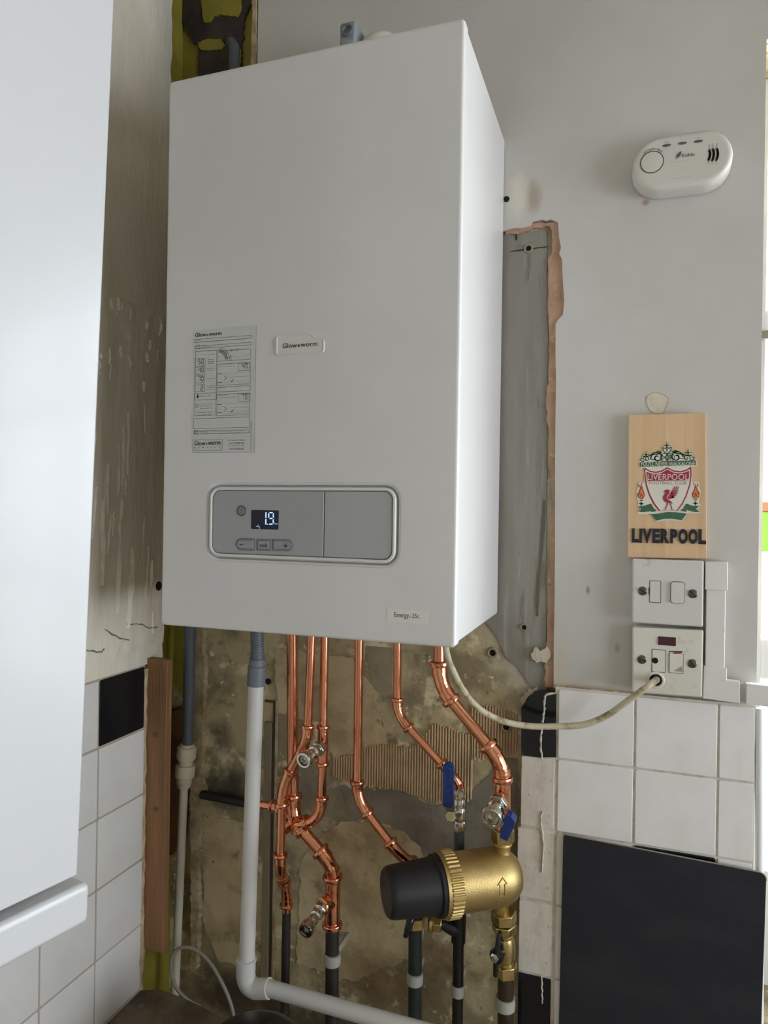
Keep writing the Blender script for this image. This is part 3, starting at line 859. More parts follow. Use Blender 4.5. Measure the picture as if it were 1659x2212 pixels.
# ---- window beside the tiles
wy = .10
win = G()
x0, x1, z0, z1 = WIN1
FW = .020
win.box(x0, x0 + FW, wy, wy + .07, z0, z1)
win.box(x1 - .06, x1, wy, wy + .07, z0, z1)
win.box(x0 + FW, x1 - .06, wy, wy + .07, z1 - .012, z1)
win.box(x0 + FW, x1 - .06, wy, wy + .07, z0, z0 + .17)
window1 = struct(win.build('window_1', UPVC, smooth=False))
zt = (0.9568, 0.1000, 1.9411)[2]
G().box(x0 + FW, x1 - .06, wy + .004, wy + .062, zt - .022, zt + .022).build('transom', UPVC, window1, bevel=.002)
zs = (0.9638, 0.1000, 1.4369)[2]
G().box(x0 + FW, x1 - .06, wy + .004, wy + .062, zs - .03, zs + .03).build('transom', UPVC, window1, bevel=.002)
G().box((x0 + x1) / 2 - .03, (x0 + x1) / 2 + .03, wy + .003, wy + .065, z0 + .17, z1 - .012).build('mullion', UPVC, window1)
for (a, b) in ((z0 + .17, zs - .03), (zs + .03, zt - .022), (zt + .022, z1 - .012)):
    G().box(x0 + FW, x1 - .06, wy + .030, wy + .036, a, b).build('pane', GLASS, window1, smooth=False)
hz = (0.9571, 0.1000, 1.9202)[2]
G().box(x0 + FW * .4, x0 + FW + .012, wy - .012, wy + .001, hz - .004, hz + .010).build('latch', NICKEL, window1, bevel=.002)
fill_frame = G()
y0, y1, z0, z1 = FILL_WIN
fill_frame.box(RX + .05, RX + .12, y0, y0 + .06, z0, z1); fill_frame.box(RX + .05, RX + .12, y1 - .06, y1, z0, z1)
fill_frame.box(RX + .05, RX + .12, y0 + .06, y1 - .06, z0, z0 + .06); fill_frame.box(RX + .05, RX + .12, y0 + .06, y1 - .06, z1 - .06, z1)
fill_window_ob = struct(fill_frame.build('fill_window', UPVC, smooth=False))  # unseen window, added to let fill light into the room
G().box(RX + .08, RX + .086, y0 + .06, y1 - .06, z0 + .06, z1 - .06).build('pane', GLASS, fill_window_ob, smooth=False)

# ---- outside
struct(G().box(-3, 8, .3, 9, -.5, -.3).build('ground_outside', PAVING, smooth=False))
tag(G().box(.4, 4.5, 1.05, 1.20, -.3, (1.1168, 1.1000, 1.5581)[2]).build('garden_wall', GWALL, smooth=False), 'low white rendered garden wall outside the window', 'wall')
gw = (1.1168, 1.1000, 1.5581)[2]
tb = thing('plastic_tub', 'lime green tub with an orange brown lid, on the white wall outside the window', 'tub', (1.17, 1.12, gw))
hh = (1.1090, 1.0600, 1.6665)[2] - gw
rbox(1.085, 1.255, 1.06, 1.18, gw, gw + hh, .012, .004).build('tub_body', LIME, tb)
rbox(1.081, 1.259, 1.056, 1.184, gw + hh, gw + hh + .026, .006, .003).build('lid', ORANGE, tb)

# =================================================================== BOILER
BX0, BX1, BY, BZ0, BZ1 = .1663, .5774, -.2827, 1.4911, 2.2311
boiler = thing('boiler', 'large white wall-hung boiler with a grey control panel above copper pipes', 'boiler', ((BX0 + BX1) / 2, -.14, BZ0))
rbox(BX0 + .0015, BX1 - .0015, -.268, -.001, BZ0 + .003, BZ1 - .002, .004, .001).build('casing', ENAMEL, boiler)
# control panel outline
px0, px1 = (0.2347, -0.2827, 1.6312)[0], (0.5087, -0.2827, 1.6338)[0]
pz1, pz0 = (0.3745, -0.2827, 1.6861)[2], (0.3763, -0.2827, 1.5807)[2]


def pr(ins, y, r=.022): return rrect(px0 + ins, px1 - ins, pz0 + ins, pz1 - ins, r - ins, y)


def br(ins, y, r=.006): return rrect(BX0 + ins, BX1 - ins, BZ0 + ins, BZ1 - ins, r - ins, y)


g = G()
bm = bmesh.new()
outer = [bm.verts.new(p) for p in br(.0045, BY)]
inner = [bm.verts.new(p) for p in pr(0, BY)]
ed = [bm.edges.new((l[k], l[(k + 1) % len(l)])) for l in (outer, inner) for k in range(len(l))]
bmesh.ops.triangle_fill(bm, use_beauty=True, edges=ed)
bm.verts.index_update()
g.add([v.co for v in bm.verts], [tuple(v.index for v in f.verts) for f in bm.faces])
bm.free()
g.loft([br(.0045, BY), br(.0022, BY + .0006), br(.0007, BY + .0020), br(0, BY + .0042), br(0, -.2660), br(.0015, -.2650)], False, True)
g.loft([pr(0, BY), pr(.0007, BY + .0004), pr(.0016, BY + .0014), pr(.0030, BY + .0018), pr(.0038, BY + .0022), pr(.0048, BY + .0080)], False, True)
for o in (g.build('front_panel', ENAMEL, boiler, ang=32),):
    bm = bmesh.new(); bm.from_mesh(o.data); bmesh.ops.remove_doubles(bm, verts=bm.verts, dist=1e-5); bmesh.ops.recalc_face_normals(bm, faces=bm.faces); bm.to_mesh(o.data); bm.free()
    for p in o.data.polygons: p.use_smooth = True
    o.data.set_sharp_from_angle(angle=math.radians(32))
cpanel = G()
cpanel.loft([pr(.0068, BY + .0078), pr(.0068, BY - .0005), pr(.0078, BY - .0016), pr(.0098, BY - .0017), pr(.0108, BY - .0008), pr(.0112, BY + .0045)], True, True)
bez_o = cpanel.build('control_panel', PLAS_W, boiler, ang=30)
fx = (0.4073, -0.2827, 1.6346)[0]
fa, fb = px0 + .0118, px1 - .0118
ga, gb = pz0 + .0118, pz1 - .0118


def half(xa, xb, left):
    r = .0115
    y0, y1 = BY - .0002, BY + .0044
    def lp(y, e):
        o = []
        for (cx, cz, a0, rr) in ((xb - e - (r if not left else .0005), gb - e - (r if not left else .0005), 0, r if not left else .0005), (xa + e + (r if left else .0005), gb - e - (r if left else .0005), 90, r if left else .0005),
                                 (xa + e + (r if left else .0005), ga + e + (r if left else .0005), 180, r if left else .0005), (xb - e - (r if not left else .0005), ga + e + (r if not left else .0005), 270, r if not left else .0005)):
            for k in range(7):
                a = math.radians(a0 + 15 * k)
                o.append((cx + rr * math.cos(a), y, cz + rr * math.sin(a)))
        return o
    return G().loft([lp(y1, 0), lp(y0 + .0005, 0), lp(y0, .0005)])


half(fa, fx - .0006, True).build('fascia', PANEL_G, bez_o)
half(fx + .0006, fb, False).build('flap', PANEL_F, bez_o)
fy = BY - .0002
# power button, screen, keys
pc = V((0.2903, -0.2831, 1.6485))
G().lathe(pc, (0, -1, 0), [(.0068, -.001), (.0068, .0002), (.0062, .0006), (.0057, .0001), (.0054, .0001), (.0050, .0008), (.0004, .0011)], 28).build('power_button', BTN, bez_o)
g = G(); ring(g, pc + V((0, -.0009, 0)), .0060, .0069, 32); ring(g, pc + V((0, -.0012, 0)), .0048, .0053, 32); g.build('button_groove', MIDLINE, bez_o, smooth=False)
g = G(); ring(g, pc + V((0, -.0013, 0)), .0020, .0025, 20, 120, 420); strip(g, [pc + V((0, -.0013, .0006)), pc + V((0, -.0013, .0032))], .0006); g.build('power_symbol', DKLINE, bez_o, smooth=False)
sa, sb = V((0.3043, -0.2831, 1.6250)), V((0.3440, -0.2831, 1.6497))
rbox(sa.x, sb.x, fy - .0004, fy + .002, sa.z, sb.z, .0012, .0003).build('screen', SCREEN, bez_o)
g = G()
dy = -.2838
a, b = V((0.3293, -0.2838, 1.6310)), V((0.3375, -0.2838, 1.6473))
seg7(g, '9', a, b, .2, .08)
a2, b2 = V((0.3238, -0.2838, 1.6309)), V((0.3269, -0.2838, 1.6472))
flat(g, [(b2.x - .0018, dy, a2.z + .0005), (b2.x, dy, a2.z), (b2.x, dy, (a2.z + b2.z) / 2 - .0005), (b2.x - .0018, dy, (a2.z + b2.z) / 2 - .001)])
flat(g, [(b2.x - .0018, dy, (a2.z + b2.z) / 2 + .001), (b2.x, dy, (a2.z + b2.z) / 2 + .0005), (b2.x, dy, b2.z), (b2.x - .0018, dy, b2.z - .0005)])
disc(g, (a.x - .0008, dy, a.z + .0006), .0008, .0008, 8)
g.build('lit_digits', DIGIT, bez_o, smooth=False)
g = G()
text_geo(g, 'bar', (0.3387, -0.2838, 1.6312), (0.3442, -0.2838, 1.6343))
tp = V((0.3146, -0.2838, 1.6277))
strip(g, [tp + V((-.0026, 0, .0008)), tp + V((.0018, 0, .0008)), tp + V((.0024, 0, -.0012))], .0011)
strip(g, [tp + V((0, 0, .0008)), tp + V((0, 0, .0028)), tp + V((.0012, 0, .0028))], .0006)
strip(g, [tp + V((.0024, 0, -.0018)), tp + V((.0024, 0, -.0028))], .0006)
g.build('lit_symbols', DIGIT2, bez_o, smooth=False)['kind'] = 'stuff'
for (ca, cb, s, lft) in (((0.2826, -0.2831, 1.5976), (0.3092, -0.2831, 1.6120), '-', 1), ((0.3132, -0.2831, 1.5980), (0.3328, -0.2831, 1.6119), 'mode', 0), ((0.3359, -0.2831, 1.5984), (0.3638, -0.2831, 1.6124), '+', 2)):
    ca, cb = V(ca), V(cb)
    xa, xb, zz0, zz1 = ca.x, cb.x, ca.z, cb.z

    def keyloop(ins, y):
        rl = (zz1 - zz0) / 2 - ins if lft == 1 else .0012
        rr = (zz1 - zz0) / 2 - ins if lft == 2 else .0012
        o = []
        for (cx, cz, a0, r_) in ((xb - ins - rr, zz1 - ins - rr, 0, rr), (xa + ins + rl, zz1 - ins - rl, 90, rl), (xa + ins + rl, zz0 + ins + rl, 180, rl), (xb - ins - rr, zz0 + ins + rr, 270, rr)):
            for k in range(7):
                an = math.radians(a0 + 15 * k)
                o.append((cx + r_ * math.cos(an), y, cz + r_ * math.sin(an)))
        return o
    g = G(); l = keyloop(-.0003, fy - .0003); strip(g, [V(p) for p in l] + [V(l[0])], .0007); l = keyloop(.0014, fy - .0007); strip(g, [V(p) for p in l] + [V(l[0])], .0004); g.build('key_groove', MIDLINE, bez_o, smooth=False)
    kb = G().loft([keyloop(0, fy + .001), keyloop(0, fy - .0001), keyloop(.0004, fy - .0006), keyloop(.0009, fy - .0006), keyloop(.0012, fy - .0002), keyloop(.0017, fy - .0002), keyloop(.0021, fy - .0010)]).build('key', BTN, bez_o, ang=20)
    g = G()
    if s == '-': c = V((0.2909, -0.2842, 1.6045)); flat(g, [(c.x - .0028, -.2842, c.z - .0005), (c.x + .0028, -.2842, c.z - .0005), (c.x + .0028, -.2842, c.z + .0005), (c.x - .0028, -.2842, c.z + .0005)])
    elif s == '+':
        c = V((0.3552, -0.2842, 1.6046))
        strip(g, [c + V((-.0025, 0, 0)), c + V((.0025, 0, 0))], .001); strip(g, [c + V((0, 0, -.0026)), c + V((0, 0, .0026))], .001)
    else: text_geo(g, s, (0.3178, -0.2842, 1.6018), (0.3289, -0.2842, 1.6073))
    g.build('key_print', DKLINE, bez_o, smooth=False)

# maker's badge
ba, bb = V((0.3375, -0.2830, 1.8483)), V((0.4040, -0.2830, 1.8703))
bz = [(ba.x, BY, ba.z), (bb.x, BY, ba.z), (bb.x, BY, V((0.4041, -0.2830, 1.8636)).z)]
q1, q2, q3 = V((0.3937, -0.2830, 1.8671)), V((0.3881, -0.2830, 1.8691)), V((0.3831, -0.2830, 1.8723))
outl = []
for (cx, cz, a0, n) in ((ba.x + .003, ba.z + .003, 180, 5), (bb.x - .003, ba.z + .003, 270, 5)):
    for k in range(n + 1):
        an = math.radians(a0 + 90 * k / n); outl.append((cx + .003 * math.cos(an), cz + .003 * math.sin(an)))
zr = V((0.4041, -0.2830, 1.8645)).z
for k in range(6):
    an = math.radians(90 * k / 5); outl.append((bb.x - .003 + .003 * math.cos(an), zr - .003 + .003 * math.sin(an)))
zt_ = V((0.3831, -0.2830, 1.8719)).z
xn0, xn1 = q3.x, V((0.3968, -0.2830, 1.8656)).x
for k in range(1, 9):
    t = k / 9; outl.append((xn1 + (xn0 - xn1) * t, zr + (zt_ - zr) * (t * t * (3 - 2 * t))))
for k in range(6):
    an = math.radians(90 + 90 * k / 5); outl.append((ba.x + .003 + .003 * math.cos(an), zt_ - .003 + .003 * math.sin(an)))
mx, mz = sum(p[0] for p in outl) / len(outl), sum(p[1] for p in outl) / len(outl)


def sc_loop(s, y): return [(mx + (x - mx) * (1 - s * .6), y, mz + (z - mz) * (1 - s)) for x, z in outl]


badge = G().loft([sc_loop(-.02, BY + .0004), sc_loop(-.02, BY - .0012), sc_loop(.0, BY - .0024), sc_loop(.05, BY - .0022), sc_loop(.08, BY - .0016)]).build('badge', PLAS_W, boiler, ang=25)
g = G()
dyb = V((0, -.0017, 0))
text_geo(g, 'Glow', V((0.3466, -0.2830, 1.8562)) + dyb, V((0.3668, -0.2830, 1.8624)) + dyb, .006)
text_geo(g, 'worm', V((0.3720, -0.2830, 1.8564)) + dyb, V((0.3953, -0.2830, 1.8604)) + dyb, .006)
g.build('badge_lettering', DKLINE, badge, smooth=False)['kind'] = 'stuff'
g = G(); disc(g, V((0.3695, -0.2830, 1.8583)) + dyb, .0017, .0017, 14); g.build('badge_dot', REDDOT, badge, smooth=False)

# instruction sticker
ka, kb = V((0.2133, -0.2830, 1.7253)), V((0.3075, -0.2830, 1.8886))
sticker = G().box(V((0.2127, -0.2830, 1.8199)).x, V((0.3071, -0.2830, 1.8155)).x, BY - .0003, BY + .0001, V((0.2628, -0.2830, 1.7251)).z, V((0.2599, -0.2830, 1.8889)).z).build('instruction_sticker', STICK, boiler, smooth=False)
YB = V((0, -.0004, 0))
blk, mid, pal = G(), G(), G()


def T(gg, s, a, b, bold=0.0, vertical=False): text_geo(gg, s, V(a) + YB, V(b) + YB, bold, 0, vertical)


def Bx(gg, a, b, w=.0004):
    a, b = V(a) + YB, V(b) + YB
    strip(gg, [a, (b.x, a.y, a.z), b, (a.x, a.y, b.z), a], w)


T(blk, 'Glow', (0.2151, -0.2830, 1.8797), (0.2327, -0.2830, 1.8851), .012); T(blk, 'worm', (0.2366, -0.2830, 1.8797), (0.2560, -0.2830, 1.8832), .012)
disc(blk, V((0.2347, -0.2830, 1.8811)) + YB, .0011, .0011, 10)
T(blk, 'Glow', (0.2165, -0.2830, 1.7346), (0.2339, -0.2830, 1.7403), .01); T(blk, 'worm', (0.2376, -0.2830, 1.7348), (0.2569, -0.2830, 1.7392), .01)
disc(blk, V((0.2357, -0.2830, 1.7364)) + YB, .0009, .0009, 10)
T(mid, 'S  E  R  V  I  C  E', (0.2168, -0.2830, 1.7307), (0.2570, -0.2830, 1.7326))
Bx(mid, (0.2144, -0.2830, 1.7280), (0.2595, -0.2830, 1.7418))
T(mid, 'For Service & Repairs', (0.2677, -0.2830, 1.7394), (0.2949, -0.2830, 1.7415)); T(mid, '01773 828100', (0.2707, -0.2830, 1.7354), (0.2923, -0.2830, 1.7378)); T(mid, 'For Technical Help', (0.2692, -0.2830, 1.7324), (0.2931, -0.2830, 1.7341)); T(mid, '01773 828300', (0.2706, -0.2830, 1.7279), (0.2921, -0.2830, 1.7304))
T(mid, '0020231718 01 07/16', (0.3014, -0.2830, 1.7275), (0.3031, -0.2830, 1.7652), 0, True)
for (s, ax_, ay_, bx_, by_) in ():
    pass
Bx(mid, (0.2146, -0.2830, 1.8726), (0.3004, -0.2830, 1.8764)); Bx(mid, (0.2147, -0.2830, 1.8640), (0.3003, -0.2830, 1.8673)); Bx(mid, (0.2163, -0.2830, 1.7743), (0.2489, -0.2830, 1.8603)); Bx(mid, (0.2501, -0.2830, 1.8453), (0.2998, -0.2830, 1.8588)); Bx(mid, (0.2501, -0.2830, 1.8134), (0.2998, -0.2830, 1.8414)); Bx(mid, (0.2500, -0.2830, 1.8046), (0.3002, -0.2830, 1.8110)); Bx(mid, (0.2503, -0.2830, 1.7733), (0.2999, -0.2830, 1.8014))
Bx(mid, (0.2154, -0.2830, 1.7952), (0.2495, -0.2830, 1.8038)); Bx(mid, (0.2157, -0.2830, 1.7498), (0.2999, -0.2830, 1.7537)); Bx(mid, (0.2150, -0.2830, 1.7570), (0.2999, -0.2830, 1.7704))
T(mid, 'Notes:', (0.2159, -0.2830, 1.8749), (0.2243, -0.2830, 1.8763)); T(mid, 'Read the instructions supplied before use and keep safely for future reference', (0.2160, -0.2830, 1.8725), (0.2899, -0.2830, 1.8720))
Bx(mid, (0.2170, -0.2830, 1.8643), (0.2219, -0.2830, 1.8688)); T(mid, 'Display the', (0.2255, -0.2830, 1.8664), (0.2368, -0.2830, 1.8681)); T(mid, 'system status', (0.2256, -0.2830, 1.8643), (0.2396, -0.2830, 1.8656)); T(mid, 'Press information      to display through to the pressure', (0.2418, -0.2830, 1.8654), (0.2982, -0.2830, 1.8656))
T(mid, 'Active operating mode :', (0.2162, -0.2830, 1.8594), (0.2430, -0.2830, 1.8599)); T(mid, 'Press Mode to select', (0.2255, -0.2830, 1.8548), (0.2469, -0.2830, 1.8554))
for d, zt0, zb0 in (('50', 440, 505), ('40', 535, 600), ('70', 632, 698), ('12', 740, 802)):
    pass
for d, A, Bq, C_, D_ in (('50', (0.2204, -0.2830, 1.8434), (0.2242, -0.2830, 1.8501), (0.2257, -0.2830, 1.8431), (0.2294, -0.2830, 1.8498)), ('40', (0.2206, -0.2830, 1.8321), (0.2244, -0.2830, 1.8386), (0.2253, -0.2830, 1.8319), (0.2291, -0.2830, 1.8384)), ('70', (0.2208, -0.2830, 1.8204), (0.2243, -0.2830, 1.8272), (0.2255, -0.2830, 1.8202), (0.2293, -0.2830, 1.8269)), ('12', (0.2227, -0.2830, 1.8075), (0.2245, -0.2830, 1.8143), (0.2255, -0.2830, 1.8074), (0.2292, -0.2830, 1.8141)),
                         ('40', (0.2874, -0.2830, 1.8339), (0.2910, -0.2830, 1.8405), (0.2924, -0.2830, 1.8337), (0.2960, -0.2830, 1.8402)), ('70', (0.2879, -0.2830, 1.7936), (0.2912, -0.2830, 1.8002), (0.2924, -0.2830, 1.7934), (0.2959, -0.2830, 1.8000))):
    seg7(blk, d[0], V(A) + YB, V(Bq) + YB, .2, .04); seg7(blk, d[1], V(C_) + YB, V(D_) + YB, .2, .04)
Bx(mid, (0.2157, -0.2830, 1.8408), (0.2314, -0.2830, 1.8504)); Bx(mid, (0.2159, -0.2830, 1.8297), (0.2313, -0.2830, 1.8392)); Bx(mid, (0.2158, -0.2830, 1.8180), (0.2312, -0.2830, 1.8276)); Bx(mid, (0.2160, -0.2830, 1.8063), (0.2312, -0.2830, 1.8154))
Bx(mid, (0.2819, -0.2830, 1.8309), (0.2984, -0.2830, 1.8405)); Bx(mid, (0.2821, -0.2830, 1.7908), (0.2986, -0.2830, 1.8006))
for s, a, b in (('Heating &', (0.2358, -0.2830, 1.8475), (0.2454, -0.2830, 1.8491)), ('Domestic', (0.2361, -0.2830, 1.8451), (0.2452, -0.2830, 1.8465)), ('hot Water', (0.2359, -0.2830, 1.8428), (0.2455, -0.2830, 1.8441)), ('Domestic hot', (0.2344, -0.2830, 1.8360), (0.2478, -0.2830, 1.8369)), ('Water Only', (0.2358, -0.2830, 1.8333), (0.2462, -0.2830, 1.8346)), ('Heating Only', (0.2343, -0.2830, 1.8222), (0.2472, -0.2830, 1.8235)),
                ('No domestic', (0.2348, -0.2830, 1.8127), (0.2463, -0.2830, 1.8138)), ('heating &', (0.2359, -0.2830, 1.8103), (0.2458, -0.2830, 1.8115)), ('hot water only', (0.2343, -0.2830, 1.8079), (0.2475, -0.2830, 1.8090)), ('Burner on', (0.2254, -0.2830, 1.7993), (0.2408, -0.2830, 1.8013)),
                ('Purging in progress', (0.2244, -0.2830, 1.7888), (0.2464, -0.2830, 1.7902)), ('you would hear', (0.2248, -0.2830, 1.7860), (0.2432, -0.2830, 1.7875)), ('fumes under 3min', (0.2245, -0.2830, 1.7833), (0.2446, -0.2830, 1.7846)), ('Commission display', (0.2202, -0.2830, 1.7778), (0.2436, -0.2830, 1.7794)), ('to current mode', (0.2216, -0.2830, 1.7748), (0.2418, -0.2830, 1.7764)),
                ('Domestic Hot Water', (0.2521, -0.2830, 1.8405), (0.2739, -0.2830, 1.8414)), ('Temperature Adjustment', (0.2521, -0.2830, 1.8372), (0.2794, -0.2830, 1.8381)), ('Press Mode to enable hot water only', (0.2613, -0.2830, 1.8285), (0.2986, -0.2830, 1.8289)), ('Select desired temperature', (0.2697, -0.2830, 1.8231), (0.2979, -0.2830, 1.8241)),
                ('Press Mode      and activate new setting', (0.2593, -0.2830, 1.8177), (0.2977, -0.2830, 1.8183)), ('Press to enable combined operating mode', (0.2593, -0.2830, 1.8151), (0.2986, -0.2830, 1.8155)), ('Heating Water', (0.2520, -0.2830, 1.7994), (0.2674, -0.2830, 1.8012)), ('Temperature Adjustment', (0.2521, -0.2830, 1.7963), (0.2793, -0.2830, 1.7976)),
                ('Press Mode to enable heating only', (0.2609, -0.2830, 1.7882), (0.2969, -0.2830, 1.7891)), ('Select desired temperature', (0.2696, -0.2830, 1.7830), (0.2975, -0.2830, 1.7839)), ('Press Mode      confirm setting', (0.2600, -0.2830, 1.7777), (0.2982, -0.2830, 1.7788)), ('Press to enable combined operating mode', (0.2600, -0.2830, 1.7749), (0.2990, -0.2830, 1.7758)),
                ('Reset and diagnosis', (0.2516, -0.2830, 1.8096), (0.2659, -0.2830, 1.8106)), ('If "bar" is displayed then the low system is applied', (0.2514, -0.2830, 1.8053), (0.2985, -0.2830, 1.8053)), ('OFF', (0.2731, -0.2830, 1.8581), (0.2768, -0.2830, 1.8595)), ('Frost & Comfort', (0.2827, -0.2830, 1.8582), (0.2981, -0.2830, 1.8591)),
                ('Heating water temp', (0.2686, -0.2830, 1.8534), (0.2984, -0.2830, 1.8535)), ('hot water comfort', (0.2727, -0.2830, 1.8499), (0.2990, -0.2830, 1.8503)), ('domestic water level', (0.2728, -0.2830, 1.8469), (0.2978, -0.2830, 1.8471))):
    T(mid, s, a, b)
for a, b in (((0.2159, -0.2830, 1.7698), (0.2988, -0.2830, 1.7697)), ((0.2159, -0.2830, 1.7671), (0.2989, -0.2830, 1.7672)), ((0.2160, -0.2830, 1.7645), (0.2987, -0.2830, 1.7646)), ((0.2160, -0.2830, 1.7619), (0.2987, -0.2830, 1.7621)), ((0.2161, -0.2830, 1.7595), (0.2988, -0.2830, 1.7595)), ((0.2161, -0.2830, 1.7573), (0.2922, -0.2830, 1.7574)), ((0.2152, -0.2830, 1.7466), (0.2992, -0.2830, 1.7467)), ((0.2152, -0.2830, 1.7444), (0.2959, -0.2830, 1.7447))):
    T(mid, 'If the system pressure is low use the filling key shown below and the procedure and call', a, b)
T(mid, 'In the event', (0.2248, -0.2830, 1.7524), (0.2361, -0.2830, 1.7538)); T(mid, 'of a problem', (0.2251, -0.2830, 1.7502), (0.2370, -0.2830, 1.7516)); T(mid, 'Press information  C  to display "F" or fault code', (0.2414, -0.2830, 1.7520), (0.2912, -0.2830, 1.7532)); T(mid, 'contact a service agent before proceeding', (0.2414, -0.2830, 1.7499), (0.2867, -0.2830, 1.7507))
Bx(mid, (0.2162, -0.2830, 1.7502), (0.2220, -0.2830, 1.7546)); ring(mid, V((0.2187, -0.2830, 1.7520)) + YB, .0016, .0020, 14)
Bx(mid, (0.2164, -0.2830, 1.7855), (0.2194, -0.2830, 1.7895)); Bx(mid, (0.2206, -0.2830, 1.7854), (0.2219, -0.2830, 1.7889))
for c in ((0.2542, -0.2830, 1.8286), (0.2544, -0.2830, 1.8172), (0.2544, -0.2830, 1.7882), (0.2546, -0.2830, 1.7774)):
    c = V(c) + YB
    strip(pal, [c + V((-.0035, 0, 0)), c + V((.0035, 0, 0))], .0012)
for c in ((0.2624, -0.2830, 1.8229), (0.2629, -0.2830, 1.7825)):
    c = V(c) + YB
    strip(mid, [c + V((-.002, 0, .003)), c + V((.002, 0, 0)), c + V((-.001, 0, -.003))], .0006)
for c in ((0.2730, -0.2830, 1.8183), (0.2737, -0.2830, 1.7787)):
    c = V(c) + YB
    strip(blk, [c + V((-.0014, 0, .0004)), c + V((-.0004, 0, -.0014)), c + V((.0018, 0, .0020))], .0007)
for c, r in (((0.2707, -0.2830, 1.8589), .0016), ((0.2801, -0.2830, 1.8588), .0018), ((0.2643, -0.2830, 1.8560), .0016), ((0.2698, -0.2830, 1.8503), .0016), ((0.2698, -0.2830, 1.8466), .0016)):
    ring(mid, V(c) + YB, r * .75, r, 16)
dc = V((0.2506, -0.2830, 1.8453)) + YB
ring(pal, dc, .0115, .0152, 14, 8, 84); ring(mid, dc, .0152, .0158, 14, 4, 88); ring(mid, dc, .0178, .0183, 14, 10, 80)
fl = V((0.2206, -0.2830, 1.8002)) + YB
flat(blk, [fl + V((-.0016, 0, -.0022)), fl + V((.0010, 0, -.0024)), fl + V((.0018, 0, -.0004)), fl + V((.0002, 0, .0034)), fl + V((-.0012, 0, .0006))])
strip(mid, [V((0.3075, -0.2830, 1.8884)) + YB, V((0.3075, -0.2830, 1.7247)) + YB, V((0.2133, -0.2830, 1.7251)) + YB], .0003)
blk.build('bold_print', DKLINE, sticker, smooth=False)['kind'] = 'stuff'
mid.build('small_print', MIDLINE, sticker, smooth=False)['kind'] = 'stuff'
pal.build('pale_print', LTLINE, sticker, smooth=False)['kind'] = 'stuff'
# model label
ml = G().box((0.4924, -0.2830, 1.5237)[0], (0.5434, -0.2830, 1.5270)[0], BY - .0003, BY + .0001, (0.5183, -0.2830, 1.5171)[2], (0.5180, -0.2830, 1.5337)[2]).build('model_label', STICK2, boiler, smooth=False)
g = G()
text_geo(g, 'Energy', (0.5016, -0.2832, 1.5216), (0.5201, -0.2832, 1.5294)); text_geo(g, '7', (0.5206, -0.2832, 1.5226), (0.5222, -0.2832, 1.5255)); text_geo(g, '25c', (0.5242, -0.2832, 1.5237), (0.5331, -0.2832, 1.5291))
g.build('label_lettering', MIDLINE, ml, smooth=False)['kind'] = 'stuff'

# flue elbow and test plug on top
flue = thing('flue_elbow', 'white flue elbow with a grey plug showing above the boiler top', 'flue', (.40, -.11, BZ1))
fp = spline([(.402, -.105, BZ1 - .0015), (.402, -.105, 2.31), (.402, -.092, 2.336), (.402, -.055, 2.352), (.402, .001, 2.354)], 6)
G().tube(fp, .032, 28).build('elbow', FLUEW, flue)
G().lathe((.402, -.105, BZ1), (0, 0, 1), [(.045, 0), (.045, .018), (.037, .022), (.034, .03)], 28).build('flue_collar', FLUEW, flue)
hp = V((0.3665, -0.1250, 2.3549))
g = G()
g.box(hp.x - .013, hp.x + .013, -.135, -.095, hp.z - .020, hp.z + .013)
g.build('plug_block', GALV, flue, bevel=.004)
G().lathe(hp + V((0, -.010, -.002)), (0, -1, .15), [(.009, 0), (.009, .004), (.0065, .004), (.005, .001), (.0001, .001)], 16).build('plug_socket', GREY_P, flue)
G().box(hp.x - .020, hp.x - .004, -.125, -.105, BZ1 - .001, hp.z - .017).build('plug_stem', GALV, flue, bevel=.002)
G().box(hp.x + .008, .385, -.112, -.100, hp.z - .014, hp.z - .002).build('plug_bridge', GALV, flue)

# =================================================================== PIPEWORK


def beads(g, pts, r, R, ends=(1, 1)):
    pts = [V(p) for p in pts]
    if ends[0]: g.bead(pts[0], pts[1] - pts[0], r, R)
    if ends[1]: g.bead(pts[-1], pts[-1] - pts[-2], r, R)
    return g


def pipe(root, pts, r, m=COPPER, name='pipe'):
    pts = [V(p) for p in pts]
    d = (pts[-1] - pts[-2]).normalized()
    if pts[-1].z < .93 and d.z < -.8 and name != 'cream_pipe':      # runs on down below the picture
        pts.append(V((pts[-1].x, pts[-1].y, .30)))
    return G().tube(pts, r, 20).build(name, m, root)


def elbow(root, a, c, b, r, ends=(1, 1), name='elbow', m=None):
    p = bez(a, c, b, 12)
    R = r * 1.2
    g = G().tube(p, R, 20)
    beads(g, p, R * .98, r * 1.68, ends)
    # swaged sockets at both ends
    for (q, d) in ((p[0], p[0] - p[2]), (p[-1], p[-1] - p[-3])):
        g.tube([q - V(d).normalized() * r * 1.7, q - V(d).normalized() * r * .2], r * 1.3, 20)
    return g.build(name, m or COPPER_F, root, ang=50)


def tee(root, a, b, r, c=None, rc=None, name='tee', ends=(1, 1)):
    a, b = V(a), V(b)
    g = G().tube([a, b], r * 1.22, 20)
    beads(g, [a, b], r * 1.2, r * 1.66, ends)
    if c is not None:
        mcen = a + (b - a) * .5
        g.tube([mcen, c], (rc or r) * 1.22, 18)
        g.bead(c, V(c) - mcen, (rc or r) * 1.2, (rc or r) * 1.5)
    return g.build(name, COPPER_F, root, ang=50)


